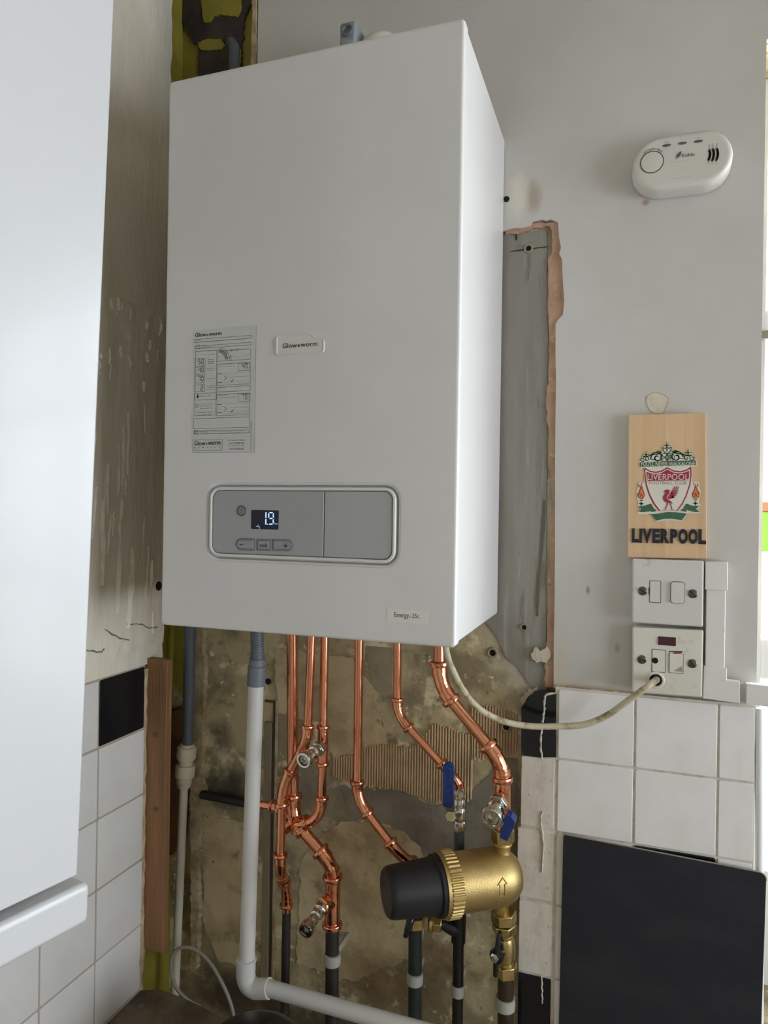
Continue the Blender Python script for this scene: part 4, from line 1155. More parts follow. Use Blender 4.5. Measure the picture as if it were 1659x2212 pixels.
def clip(p, r, label, w=.018):
    p = V(p)
    o = thing('pipe_clip', label, 'clip', (p.x, base_y, p.z), 'pale plastic pipe clips on the lower pipes')
    G().lathe(p + V((0, 0, -w / 2)), (0, 0, 1), [(r * 1.02, 0), (r * 1.22, .001), (r * 1.25, w * .5), (r * 1.22, w - .001), (r * 1.02, w)], 24).build('clip_band', CLIP, o)
    G().box(p.x - r * .25, p.x + r * .25, p.y + r * .8, base_y, p.z - w * .30, p.z + w * .30).build('clip_base', CLIP, o, bevel=.0015)
    return o


r22, r15, r13 = .0093, .0069, .0062
# --- A/C/D: flow pipe with a loop joined from the third pipe
A = thing('copper_pipe', 'thickest copper pipe left of centre, joined by a U-shaped loop to the pipe beside it', 'pipe', (0.2557, -0.0600, 1.4272))
pipe(A, [(0.2541, -0.0600, 1.4720), (0.2607, -0.0600, 1.1868)], r22)
elbow(A, (0.2606, -0.0600, 1.1883), (0.2620, -0.0600, 1.1549), (0.2717, -0.0660, 1.1492), r22, (1, 0))
tee(A, (0.2512, -0.0660, 1.1414), (0.2880, -0.0660, 1.1525), r22 * .85)
elbow(A, (0.2880, -0.0660, 1.1525), (0.3145, -0.0660, 1.1604), (0.3139, -0.0660, 1.1955), r15, (1, 1))
pipe(A, [(0.3139, -0.0660, 1.1940), (0.3145, -0.0660, 1.2527)], r15)
tee(A, (0.3145, -0.0660, 1.2498), (0.3144, -0.0660, 1.3083), r15, (0.3175, -0.0860, 1.2812), r15)
pipe(A, [(0.3144, -0.0660, 1.3069), (0.3147, -0.0660, 1.4768)], r15)
elbow(A, (0.2701, -0.0660, 1.1489), (0.2702, -0.0660, 1.1430), (0.2801, -0.0660, 1.1387), r22 * .9, (0, 1), 'branch')
pipe(A, [(0.2784, -0.0660, 1.1414), (0.3145, -0.0660, 1.1106)], r22)
elbow(A, (0.3137, -0.0660, 1.1112), (0.3347, -0.0660, 1.0937), (0.3333, -0.0620, 1.0719), r22)
tee(A, (0.3333, -0.0620, 1.0719), (0.3329, -0.0600, 0.9954), r22 * 1.08, (0.3245, -0.0800, 1.0342), r22)
pipe(A, [(0.1948, -0.0500, 1.1611), (0.2248, -0.0500, 1.1626)], r15, COPPER_F, 'stub')
elbow(A, (0.2180, -0.0500, 1.1623), (0.2333, -0.0500, 1.1623), (0.2538, -0.0600, 1.1499), r15, (1, 0), 'stub_elbow')
pipe(A, [(0.3328, -0.0600, 1.0012), (0.3317, -0.0520, 0.7680)], .0107, PIPE_DARK, 'lower_pipe')['label'] = 'old dark painted pipe'

# --- B
Bp = thing('copper_pipe', 'thin copper pipe crossing in front of the thickest copper pipe in an S-bend', 'pipe', (0.2979, -0.0800, 1.4340))
pipe(Bp, [(0.3010, -0.0840, 1.4784), (0.2977, -0.0870, 1.3123)], r15)
elbow(Bp, (0.2977, -0.0870, 1.3123), (0.2969, -0.0880, 1.2909), (0.2873, -0.0890, 1.2741), r15, (1, 0))
pipe(Bp, [(0.2888, -0.0890, 1.2772), (0.2696, -0.0910, 1.2390)], r15)
elbow(Bp, (0.2704, -0.0910, 1.2399), (0.2568, -0.0920, 1.2158), (0.2573, -0.0920, 1.1867), r15)
pipe(Bp, [(0.2573, -0.0920, 1.1867), (0.2562, -0.0920, 1.1078)], r15)
elbow(Bp, (0.2562, -0.0920, 1.1071), (0.2558, -0.0920, 1.0800), (0.2517, -0.0740, 1.0604), r15 * 1.06, (1, 0))
elbow(Bp, (0.2502, -0.0660, 1.0517), (0.2514, -0.0580, 1.0345), (0.2500, -0.0560, 1.0084), r15, (1, 1))
pipe(Bp, [(0.2500, -0.0560, 1.0099), (0.2502, -0.0560, 0.9957)], r15)
pipe(Bp, [(0.2502, -0.0560, 0.9979), (0.2440, -0.0450, 0.7391)], r15 * 1.02, PIPE_DARK, 'lower_pipe')['label'] = 'old blackened pipe'

# --- E
E = thing('copper_pipe', 'straight middle copper pipe bending diagonally down to the back of the black and brass filter', 'pipe', (0.3704, -0.0600, 1.4362))
pipe(E, [(0.3708, -0.0600, 1.4796), (0.3716, -0.0600, 1.2249)], r15 * 1.02)
elbow(E, (0.3715, -0.0600, 1.2264), (0.3712, -0.0600, 1.1988), (0.3893, -0.0600, 1.1806), r15 * 1.02)
pipe(E, [(0.3885, -0.0600, 1.1812), (0.4280, -0.0600, 1.1396)], r15 * 1.02)
elbow(E, (0.4272, -0.0600, 1.1409), (0.4432, -0.0600, 1.1231), (0.4618, -0.0500, 1.1090), r15 * 1.05)
elbow(E, (0.4581, -0.0500, 1.1126), (0.4642, -0.0450, 1.0985), (0.4637, -0.0420, 1.0720), r15 * 1.05)
pipe(E, [(0.4637, -0.0420, 1.0756), (0.4633, -0.0400, 1.0172)], r15 * 1.1, PIPE_GREEN, 'lower_pipe')
pipe(E, [(0.4632, -0.0400, 1.0186), (0.4632, -0.0300, 0.7877)], .0105, PIPE_GREEN, 'lower_pipe')['label'] = 'dark green and black painted pipe'

# --- F
Fp = thing('copper_pipe', 'thin copper pipe running diagonally to the blue lever valve', 'pipe', (0.4338, -0.0600, 1.4269))
pipe(Fp, [(0.4329, -0.0580, 1.4834), (0.4342, -0.0580, 1.3611)], r13)
elbow(Fp, (0.4342, -0.0580, 1.3618), (0.4338, -0.0580, 1.3369), (0.4534, -0.0580, 1.3206), r13)
pipe(Fp, [(0.4527, -0.0580, 1.3213), (0.5067, -0.0580, 1.2711)], r13)
elbow(Fp, (0.5059, -0.0580, 1.2724), (0.5326, -0.0580, 1.2517), (0.5330, -0.0560, 1.2366), r13, (1, 0))
pipe(Fp, [(0.5333, -0.0540, 1.1881), (0.5339, -0.0460, 1.0349)], .0079, PIPE_BLUEGREY, 'lower_pipe')['label'] = 'dull blue grey pipe below the valve'
pipe(Fp, [(0.5330, -0.0460, 1.0452), (0.5322, -0.0400, 0.9191)], .0083, BLACK_S, 'lower_pipe')
pipe(Fp, [(0.5321, -0.0400, 0.9261), (0.5318, -0.0340, 0.8093)], .0080, PIPE_BROWN, 'lower_pipe')

# --- G (to the filter)
Gp = thing('copper_pipe', 'thick copper pipe at the right bending diagonally to the brass filter', 'pipe', (0.5022, -0.0700, 1.4344))
pipe(Gp, [(0.5008, -0.0680, 1.4892), (0.5026, -0.0680, 1.4224)], .0090)
elbow(Gp, (0.5025, -0.0680, 1.4244), (0.5030, -0.0680, 1.3927), (0.5218, -0.0680, 1.3718), .0092)
pipe(Gp, [(0.5211, -0.0680, 1.3731), (0.5787, -0.0680, 1.3103)], .0090)
elbow(Gp, (0.5774, -0.0680, 1.3114), (0.5986, -0.0680, 1.2893), (0.5990, -0.0680, 1.2659), .0095)
tee(Gp, (0.5990, -0.0680, 1.2672), (0.6009, -0.0680, 1.1898), .0096, (0.5970, -0.0920, 1.2412), .0090, 'tee', (0, 0))

# --- drain valves
def drain(p0, p1, R, label, m=CHROME):
    p0, p1 = V(p0), V(p1)
    d = p1 - p0
    L_ = d.length
    o = thing('drain_valve', label, 'valve', p0)
    u = d.normalized()
    G().lathe(p0, u, [(R * .72, -.002), (R * .95, .0), (R * .95, L_ * .20), (R * .72, L_ * .22)], hexa=True).build('union_nut', m, o, bevel=.0008)
    G().lathe(p0, u, [(R * .55, L_ * .15), (R * .60, L_ * .26), (R * .78, L_ * .30), (R * .80, L_ * .42), (R * .58, L_ * .45), (R * .55, L_ * .54), (R * .72, L_ * .57), (R * .72, L_ * .64), (R * .60, L_ * .68), (R * .60, L_ * .76)], 22).build('valve_body', m, o)
    G().lathe(p0, u, [(R * .70, L_ * .70), (R * .92, L_ * .74), (R * 1.0, L_ * .80), (R * 1.0, L_ * .96), (R * .94, L_), (R * .70, L_), (R * .62, L_ * .93), (R * .55, L_ * .74), (.0002, L_ * .70)], 26).build('outlet_ring', m, o, ang=25)
    G().lathe(p0 + u * L_ * .71, u, [(R * .22, 0), (R * .22, .004), (R * .12, .0045)], hexa=True).build('spindle', NICKEL, o)
    return o


drain((0.3181, -0.0840, 1.2821), (0.3120, -0.1320, 1.2761), .0122, 'chrome drain valve pointing forward between the upper copper pipes')
drain((0.3236, -0.0780, 1.0330), (0.3194, -0.1320, 1.0222), .0116, 'chrome drain valve pointing forward low on the left copper pipe')
dv = drain((0.5972, -0.0900, 1.2418), (0.5946, -0.1280, 1.2312), .0152, 'chrome drain valve with a blue tap handle above the brass filter')
g = G()
hb = V((0.6040, -0.1120, 1.2275))
hpoly = [(0.6138, -0.1220, 1.2381), (0.6208, -0.1220, 1.2367), (0.6265, -0.1220, 1.2300), (0.6241, -0.1220, 1.2208), (0.6163, -0.1220, 1.2018), (0.6054, -0.1220, 1.2044), (0.6060, -0.1220, 1.2109), (0.6047, -0.1220, 1.2132), (0.6109, -0.1220, 1.2212), (0.6101, -0.1220, 1.2300)]
g.prism(hpoly, (0, .020, 0)).build('tap_handle', BLUE_P, dv, smooth=False, bevel=.0012, tri=False)
G().tube([(0.5938, -0.1060, 1.2306), (0.6113, -0.1100, 1.2253)], .0045, 12).build('handle_stem', CHROME, dv)

# --- blue lever valve
lv = thing('lever_valve', 'nickel lever valve with a long blue handle on the thin diagonal pipe', 'valve', (0.5327, -0.0560, 1.2130))
vt, vb = V((0.5330, -0.0560, 1.2407)), V((0.5343, -0.0540, 1.1723))
u = (vb - vt); Lv = u.length; u.normalize()
G().lathe(vt, u, [(.0084, 0), (.0090, .001), (.0090, .012), (.0082, .013)], hexa=True).build('union_nut', NICKEL, lv, bevel=.0006)
G().lathe(vt, u, [(.0070, .012), (.0070, .016), (.0088, .017), (.0098, .022), (.0098, .026), (.0088, .030), (.0098, .034), (.0104, .040), (.0096, .046), (.0088, .050), (.0098, .052), (.0098, .056), (.0070, .058)], 24).build('valve_body', NICKEL, lv, ang=25)
G().lathe(vt, u, [(.0080, Lv - .014), (.0092, Lv - .013), (.0092, Lv - .004), (.0080, Lv - .001)], hexa=True).build('union_nut', NICKEL, lv, bevel=.0006)
sp0 = V((0.5338, -0.0600, 1.2030)); sp1 = V((0.5300, -0.0940, 1.2113))
G().tube([sp0, sp1], .0058, 16).build('spindle', NICKEL, lv)
G().lathe(sp1 - (sp1 - sp0).normalized() * .004, sp1 - sp0, [(.0076, 0), (.0082, .0006), (.0082, .005), (.0074, .006)], hexa=True).build('handle_nut', CHROME, lv, bevel=.0005)
hl = []
for px_ in ():
    pass
ha, hb2 = V((0.5168, -0.0940, 1.2233)), V((0.5332, -0.0940, 1.2258))
ht = V((0.5233, -0.0940, 1.2893))
xc = (ha.x + hb2.x) / 2; hw = (hb2.x - ha.x) / 2
loop = [(ha.x + .003, ha.z), (hb2.x - .003, ha.z), (hb2.x, ha.z + .003)]
for k in range(13):
    an = math.pi * k / 12
    loop.append((xc + hw * math.cos(an), ht.z - hw + hw * math.sin(an)))
loop.append((ha.x, ha.z + .003))
hd = G().prism([(x, -.0945, z) for x, z in loop], (0, .006, 0)).build('handle', BLUE_P, lv, smooth=False, bevel=.0014)
G().prism([(0.5204, -0.0920, 1.2237), (0.5314, -0.0920, 1.2254), (0.5336, -0.0920, 1.2164), (0.5254, -0.0920, 1.2137)], (0, .003, 0)).build('handle_stem', STEEL, lv, smooth=False)
g = G()
bx_ = [(xc - hw * .62, -.0948, ha.z + .006), (xc + hw * .62, -.0948, ha.z + .006), (xc + hw * .62, -.0948, ht.z - hw), (xc - hw * .62, -.0948, ht.z - hw)]
strip(g, [V(p) for p in (bx_[2], bx_[3], bx_[0])], .0006)
cc = V((xc, -.0948, (ha.z + ht.z) / 2 + .002))
strip(g, [cc + V((-.004, 0, -.005)), cc + V((-.004, 0, .004)), cc + V((.003, 0, .005)), cc + V((.004, 0, 0)), cc + V((-.001, 0, 0)), cc + V((-.001, 0, -.004))], .0009)
for k in range(6):
    z = ha.z + .009 + k * .0035
    strip(g, [(xc - .004 + .001 * (k % 2), -.0948, z), (xc + .003 + .001 * (k % 3), -.0948, z + .001)], .0008)
for k in range(4):
    z = ht.z - hw - .002 - k * .005
    strip(g, [(xc + .0035, -.0948, z), (xc + .0035, -.0948, z - .003)], .0009)
g.build('embossing', BLUE_L, hd, smooth=False)

# --- magnetic filter
filt = thing('system_filter', 'brass filter body with a ribbed ring and a black cap end', 'filter', (0.6015, -0.0660, 1.1254))
FO = V((0.5988, -0.0660, 1.1249))
FE = V((.4565, -.166, FO.z - .002))
fa_ = (FE - FO); FL = fa_.length; fa_.normalize()
G().lathe(FO, fa_, [(.0005, -.030), (.014, -.0285), (.026, -.023), (.034, -.014), (.0385, -.003), (.040, .010), (.0405, .074), (.039, .078)], 40).build('filter_body', BRASS_S, filt, ang=60)
rg = G()
nrib = 44
prof_n = []
oA = FO + fa_ * .072
a_ = V((0, 0, 1)); u_ = fa_.cross(a_).normalized(); w_ = fa_.cross(u_)
loops = []
for (rr, h, bump_) in ((.040, 0, 0), (.0435, .0005, 0), (.0445, .002, 1), (.0445, .018, 1), (.0435, .0195, 0), (.0435, .024, 0), (.040, .0245, 0)):
    lp = []
    for k in range(nrib * 4):
        an = 2 * math.pi * k / (nrib * 4)
        q = rr + (.0009 if (k % 4) < 2 else -.0007) * bump_
        lp.append(oA + fa_ * h + (u_ * math.cos(an) + w_ * math.sin(an)) * q)
    loops.append(lp)
rg.loft(loops).build('ribbed_ring', BRASS_S, filt, ang=25)
G().lathe(FO, fa_, [(.036, .093), (.0418, .0965), (.0412, .102), (.0380, .1035), (.0375, .112), (.0345, FL - .010), (.0335, FL - .004), (.0305, FL - .0005), (.026, FL), (.0005, FL)], 40).build('cap', BLACK_P, filt, ang=40)
ba_ = V((0.5819, -0.0750, 1.1522)); 
# neck, union and lower stub of the filter body
top_p = V((0.6008, -0.0680, 1.1911)); low_p = V((0.6043, -0.0660, 1.0750))
dn = V((0, 0, -1))
G().lathe(top_p, dn, [(.0158, -.004), (.0170, -.003), (.0170, .014), (.0158, .015)], hexa=True, rot=.3).build('union_nut', BRASS, filt, bevel=.0008)
G().lathe(top_p, dn, [(.0125, .014), (.0138, .016), (.0138, .019), (.0125, .020), (.0110, .026), (.0120, .034), (.0165, .046)], 28).build('inlet_neck', BRASS_S, filt)
G().lathe(FO, V((.0, 0, -1)), [(.022, .020), (.0150, .034), (.0122, .042), (.0122, .052), (.0130, .053), (.0130, .056), (.0122, .057)], 28).build('outlet_neck', BRASS, filt)
# flow arrow cast into the body
g = G()
ac = V((0.6081, -0.1090, 1.1325))
ar = [ac + V((-.003, 0, -.013)), ac + V((-.003, 0, .002)), ac + V((-.0058, 0, .002)), ac + V((0, 0, .010)), ac + V((.0058, 0, .002)), ac + V((.003, 0, .002)), ac + V((.003, 0, -.013))]
arw = []
for p in ar:
    q = V(p); q.y -= .02
    # drop the point on to the cylinder surface towards the room
    rel = q - FO; al = rel.dot(fa_); perp_z = q.z - FO.z
    rr2 = math.sqrt(max(.0405 ** 2 - perp_z ** 2, 1e-6))
    nrm = V((fa_.y, -fa_.x, 0)); nrm = nrm if nrm.y < 0 else -nrm
    # solve for position along -y with fixed x offset along the axis
    s_ = (q.x - FO.x - nrm.x * rr2) / fa_.x
    arw.append(FO + fa_ * s_ + nrm * (rr2 + .0004) + V((0, 0, perp_z)))
strip3 = [V(p) for p in arw] + [V(arw[0])]
G().tube(strip3, .0006, 6, False).build('cast_arrow', BRASS_S, filt)
# bleed spout under the cap
bp_ = V((0.4552, -0.1500, 1.0842))
G().lathe(bp_ + V((.004, .004, .008)), V((-.3, -.6, -.8)), [(.0050, 0), (.0062, .001), (.0062, .005), (.0040, .006), (.0040, .011), (.0030, .0115)], 16).build('bleed_screw', BRASS, filt)

# --- valve below the filter
bv = thing('isolating_valve', 'brass isolating valve with a black lever under the brass filter', 'valve', (0.6055, -0.0640, 1.0191))
v0 = V((0.6036, -0.0660, 1.0748)); v1 = V((0.6075, -0.0600, 0.9782))
u = v1 - v0; Lb = u.length; u.normalize()
G().lathe(v0, u, [(.0172, .0), (.0186, .001), (.0186, .015), (.0172, .016)], hexa=True, rot=.2).build('union_nut', BRASS, bv, bevel=.0008)
G().lathe(v0, u, [(.0168, .0175), (.0180, .0185), (.0180, .029), (.0168, .030)], hexa=True, rot=.5).build('union_nut', BRASS, bv, bevel=.0008)
G().lathe(v0, u, [(.0115, .030), (.0118, .033), (.0128, .034), (.0128, .036), (.0118, .038), (.0138, .044), (.0150, .055), (.0142, .068), (.0115, .074), (.0120, .076), (.0120, .078)], 28).build('valve_body', BRASS, bv)
G().lathe(v0, u, [(.0158, .0775), (.0172, .0785), (.0172, .094), (.0155, .0955)], hexa=True, rot=.1).build('union_nut', BRASS, bv, bevel=.0008)
lc = V((0.5983, -0.0880, 1.0216)); l0 = v0 + u * .056
G().tube([l0, lc], .0070, 16).build('spindle', BLACK_S, bv)
ld = (lc - l0).normalized()
G().lathe(lc - ld * .003, ld, [(.0094, 0), (.0104, .001), (.0104, .005), (.009, .006)], 22).build('lever_hub', BLACK_S, bv)
G().lathe(lc + ld * .003, ld, [(.0064, 0), (.0064, .0058), (.0052, .0064), (.003, .0064), (.003, .0078), (.0003, .0078)], hexa=True).build('lever_nut', CHROME, bv)
G().tube([(0.6005, -0.0840, 1.0520), (0.5999, -0.0870, 1.0378), (0.5985, -0.0890, 1.0222), (0.5973, -0.0880, 1.0049), (0.5965, -0.0860, 0.9916)], [.0026, .0038, .0046, .0040, .0032], 10).build('lever', BLACK_S, bv)
lowp = thing('old_pipe', 'brown old pipe running down from the brass isolating valve', 'pipe', v1)
pipe(lowp, [v1 - u * .006, (0.6060, -0.0520, 0.9444), (0.6069, -0.0460, 0.8249)], .0118, PIPE_BROWN)

# --- small brass valve with a black lever behind the cap
sv = thing('isolating_valve', 'small brass valve with a short black lever under the black filter cap', 'valve', (0.4647, -0.0450, 1.0238))
s0 = V((0.4641, -0.0410, 1.0322)); s1 = V((0.4636, -0.0400, 0.9993))
G().lathe(s0, s1 - s0, [(.0140, .006), (.0150, .007), (.0150, .022), (.0135, .023)], hexa=True).build('union_nut', BRASS, sv, bevel=.0008)
G().lathe(s0, s1 - s0, [(.0118, -.016), (.0132, -.014), (.0132, .004), (.0118, .008)], 22).build('valve_body', BLACK_S, sv)
lp_ = spline([(0.4644, -0.0620, 1.0392), (0.4640, -0.0700, 1.0322), (0.4605, -0.0720, 1.0200), (0.4571, -0.0700, 1.0098)], 4)
G().tube([(0.4646, -0.0450, 1.0287), (0.4650, -0.0640, 1.0390)], .006, 12).build('spindle', BLACK_S, sv)
G().tube(lp_, [.006] * 5 + [.0052] * 4 + [.0040] * (len(lp_) - 9), 12).build('lever', BLACK_S, sv)
# --- black tee with a brass cap
bt = thing('black_tee', 'black tee fitting with a brass end cap behind the black filter cap', 'pipe fitting', (0.5327, -0.0460, 1.0207))
G().tube([(0.5336, -0.0460, 1.0523), (0.5325, -0.0440, 1.0028)], .0108, 20).build('tee_body', BLACK_S, bt)
G().tube([(0.5325, -0.0450, 1.0215), (0.5229, -0.0500, 1.0251), (0.5116, -0.0540, 1.0312), (0.5049, -0.0560, 1.0330)], [.0112, .0105, .0090, .0080], 18).build('tee_arm', BLACK_S, bt)
tdir = V((0.4901, -0.0600, 1.0335)) - V((0.5076, -0.0550, 1.0323))
G().lathe((0.5083, -0.0550, 1.0325), tdir, [(.0125, 0), (.0140, .001), (.0140, .012), (.0125, .013)], hexa=True, rot=.2).build('brass_cap', BRASS, bt, bevel=.0008)
G().lathe((0.5083, -0.0550, 1.0325), tdir, [(.0115, .012), (.0150, .014), (.0150, .018), (.0115, .020)], 22).build('brass_flange', BRASS, bt)

for (p, r, lab) in (((0.3332, -0.0585, 0.9411), .0107, 'pale plastic clip holding the dark pipe left of centre'), ((0.4629, -0.0365, 0.9275), .0105, 'pale plastic clip holding the green painted pipe'),
                    ((0.5321, -0.0400, 0.9275), .0083, 'pale plastic clip holding the narrow black pipe'), ((0.6054, -0.0515, 0.9331), .0118, 'pale plastic clip holding the brown pipe at the right')):
    clip(p, r, lab)

# old dark pipe slot at the left behind the white waste pipe
sp_ = thing('old_pipe', 'short dark old pipe running level behind the white waste pipe', 'pipe', (0.1041, -0.0040, 1.1378))
pipe(sp_, [(0.0508, -0.0010, 1.1387), (0.1561, -0.0060, 1.1391)], .0078, PIPE_DARK)

# --- white condensate pipe
wp_ = thing('waste_pipe', 'white plastic waste pipe with a grey corrugated hose, elbowing along the bottom', 'pipe', (0.2155, -0.1100, 1.1423))
yw = -.110
rw = .0122
pipe(wp_, [(0.2180, -0.1100, 1.3765), (0.2093, -0.1100, 0.9301)], rw, WASTE)
ev = V((0.2078, -0.1100, 0.9021))
e0 = V((0.2083, -0.1100, 0.9430)); e1 = V((0.2498, -0.1100, 0.9069))
ep = bez(ev + V((0, 0, .019)), ev + V((0, 0, -.001)), ev + V((.020, 0, -.0015)), 10)
g = G().tube(ep, rw * 1.22, 24)
g.tube([e0, ev + V((0, 0, .016))], rw * 1.22, 24); g.tube([ev + V((.017, 0, -.0015)), e1], rw * 1.22, 24)
g.lathe(e0, (0, 0, 1), [(rw * 1.22, -.003), (rw * 1.32, -.002), (rw * 1.32, .001), (rw * 1.1, .002)], 24)
g.build('elbow', WASTE, wp_, ang=50)
pipe(wp_, [(0.2441, -0.1100, 0.9070), (0.5563, -0.1100, 0.9030)], rw, WASTE)
G().lathe((0.2180, -0.1100, 1.3743), V((0.2197, -0.1100, 1.4187)) - V((0.2180, -0.1100, 1.3743)), [(.0128, 0), (.0142, .0005), (.0142, .030), (.0134, .031), (.0124, .032), (.0122, .042), (.0115, .0425)], 28).build('grey_adaptor', GREY_P, wp_)
hs, he = V((0.2202, -0.1100, 1.4130)), V((0.2176, -0.1100, 1.4694))
pr_, L_ = [], (he - hs).length + .012
n = 26
for k in range(n):
    h = L_ * k / n
    pr_ += [(.0094, h), (.0106, h + L_ / n * .2), (.0106, h + L_ / n * .55), (.0094, h + L_ / n * .75)]
G().lathe(hs, he - hs, pr_, 24).build('corrugated_hose', GREY_H, wp_, ang=25)

# --- left: grey pipe, coupling, cream pipe
lp = thing('cold_water_pipe', 'grey pipe joined by a cream push-fit coupling to a cream pipe in the left corner', 'pipe', (0.0385, -0.0350, 1.1950))
pipe(lp, [(0.0441, -0.0350, 1.4629), (0.0426, -0.0350, 1.2296)], .0097, GREY_PIPE, 'grey_pipe')
c0 = V((0.0420, -0.0350, 1.2392)); c1 = V((0.0362, -0.0350, 1.1622))
u = c1 - c0; Lc = u.length
cg = [(.0112, 0), (.0124, .001), (.0124, .004), (.0160, .006), (.0168, .008), (.0168, .025), (.0152, .028), (.0122, .0285), (.0122, .037), (.0160, .0375), (.0170, .040), (.0170, .057), (.0152, .060), (.0134, .0605), (.0134, .063), (.0126, .0635), (.0126, .066), (.0132, .0665), (.0132, .069), (.0112, Lc)]
G().lathe(c0, u, cg, 28).build('coupling', CREAM_P, lp, ang=30)
pipe(lp, [(0.0366, -0.0350, 1.1671), (0.0237, -0.0350, 0.7736)], .0073, CREAM_PIPE, 'cream_pipe')
g = G()
# --- battens
bt1 = thing('timber_batten', 'brown timber batten screwed to the wall beside the left tiles', 'batten', (-.01, -.062, 1.15))
bxa, bxb = (0.0039, -0.0930, 1.1786)[0], (0.0401, -0.0930, 1.1838)[0]
G().box(-.0198, bxb, -.093, -.078, (0.0276, -0.0930, 0.9044)[2], (0.0205, -0.0930, 1.3960)[2]).build('plank', BATTEN, bt1, bevel=.0015)
for p in ((0.0183, -0.0931, 1.2688), (0.0224, -0.0931, 1.1439)):
    G().lathe(p, (0, -1, 0), [(.0042, -.0006), (.0042, .0006), (.0034, .0010), (.0018, .0004), (.0004, .0004)], 16).build('screw', STEEL, bt1)
bd = thing('timber_board', 'dark brown board in the corner behind the batten', 'board', (.0, 0, 1.2))
poly = [(-0.0222, -0.0040, 1.2776), (0.0132, -0.0040, 1.2914), (0.0173, -0.0040, 1.0648), (0.0078, -0.0040, 1.0415), (-0.0096, -0.0040, 1.0200), (-0.0235, -0.0040, 1.0193)]
G().prism(poly, (0, base_y + .004 - .0017, 0)).build('plank', BOARD, bd, smooth=False, bevel=.001)

# --- grey cable loop
gc = [(0.1646, -0.0600, 0.7746), (0.1569, -0.0600, 0.8111), (0.1446, -0.0580, 0.8377), (0.1232, -0.0560, 0.8664), (0.1035, -0.0540, 0.8842), (0.0817, -0.0560, 0.8978), (0.0608, -0.0620, 0.9023), (0.0466, -0.0680, 0.8948), (0.0423, -0.0720, 0.8772), (0.0446, -0.0720, 0.8541), (0.0543, -0.0680, 0.8303), (0.0735, -0.0620, 0.8130), (0.0859, -0.0500, 0.7987)]
tag(G().tube(spline(gc, 6), .0030, 10).build('cable', CABLE_G), 'thin grey cable looping up at the bottom left corner', 'cable')

# --- supply cable
sc = [(0.5305, -0.1500, 1.4773), (0.5348, -0.1500, 1.4554), (0.5405, -0.1400, 1.4330), (0.5507, -0.1200, 1.4025), (0.5690, -0.0950, 1.3715), (0.5980, -0.0700, 1.3507), (0.6321, -0.0520, 1.3422), (0.6705, -0.0420, 1.3431), (0.7101, -0.0360, 1.3486), (0.7416, -0.0360, 1.3654), (0.7711, -0.0420, 1.3923), (0.7950, -0.0460, 1.4143), (0.8050, -0.0300, 1.4194), (0.8065, -0.0200, 1.4186)]
tag(G().tube(spline(sc, 8), .0046, 12).build('cable', CABLE), 'dirty cream power cable hanging from the boiler to the lower switch', 'cable')

# =================================================================== RIGHT WALL ITEMS
# ---- alarm
al = thing('carbon_monoxide_alarm', 'white oval alarm with a round button high on the right wall', 'alarm', (0.8322, -0.0000, 2.1593))
xa, xb = (0.7641, -0.0335, 2.1494)[0], (0.8934, -0.0335, 2.1405)[0]
z_t, z_b = (0.8359, -0.0335, 2.1825)[2], (0.8177, -0.0335, 2.1069)[2]
zc = (z_t + z_b) / 2; hr = (z_t - z_b) / 2


def stad(ins, y):
    r = hr - ins
    o = []
    for (cx, a0) in ((xb - hr, -90), (xa + hr, 90)):
        for k in range(19):
            an = math.radians(a0 + 10 * k)
            o.append((cx + r * math.cos(an), y, zc + r * math.sin(an)))
    return o


G().loft([stad(.004, .0), stad(-.001, -.003), stad(-.001, -.010), stad(.0, -.026), stad(.0015, -.031), stad(.005, -.0332), stad(.008, -.0335)]).build('alarm_body', ALARMP, al, ang=50)
bc = V((0.7896, -0.0335, 2.1462)); rb = ((0.8044, -0.0335, 2.1466)[0] - (0.7747, -0.0335, 2.1457)[0]) / 2
G().lathe(bc + V((0, .0005, 0)), (0, -1, 0), [(rb, 0), (rb, .0010), (rb * .94, .0016), (.0004, .0019)], 36).build('test_button', ALARMP, al)
g = G(); ring(g, bc + V((0, -.0008, 0)), rb * .975, rb * 1.05, 40); g.build('button_groove', DKLINE, al, smooth=False)
for c in ((0.8085, -0.0335, 2.1668), (0.8289, -0.0335, 2.1667), (0.8490, -0.0335, 2.1662)):
    c = V(c)
    g = G(); disc(g, c + V((0, -.0004, 0)), .0058, .0020, 20); g.build('indicator', MIDLINE, al, smooth=False)
for k, (p0, p1) in enumerate((((0.8629, -0.0335, 2.1518), (0.8620, -0.0335, 2.1383)), ((0.8674, -0.0335, 2.1527), (0.8667, -0.0335, 2.1369)), ((0.8725, -0.0335, 2.1521), (0.8718, -0.0335, 2.1368)))):
    p0, p1 = V(p0), V(p1)
    mid_ = (p0 + p1) / 2 + V((.0016, 0, 0))
    g = G(); strip(g, [p + V((0, -.0005, 0)) for p in bez(p0, mid_ + (mid_ - (p0 + p1) / 2), p1, 6)], .0030); g.build('sounder_slot', DKLINE, al, smooth=False)
    g = G(); strip(g, [p0 + V((0, -.0004, .0075)), p0 + V((0, -.0004, 0))], .0008); strip(g, [p1 + V((0, -.0004, 0)), p1 + V((0, -.0004, -.005))], .0008); g.build('sounder_rib', LTLINE, al, smooth=False)
g = G()
ya_ = V((0, -.0005, 0))
text_geo(g, 'Kidde', V((0.8283, -0.0335, 2.1470)) + ya_, V((0.8444, -0.0335, 2.1519)) + ya_, .004)
lf = V((0.8244, -0.0335, 2.1504)) + ya_
flat(g, [lf + V((-.0034, 0, -.0048)), lf + V((-.0034, 0, .0002)), lf + V((-.0006, 0, .0036)), lf + V((.0038, 0, .0056)), lf + V((.0026, 0, .0008)), lf + V((.0006, 0, -.0020)), lf + V((-.0018, 0, -.0030))])
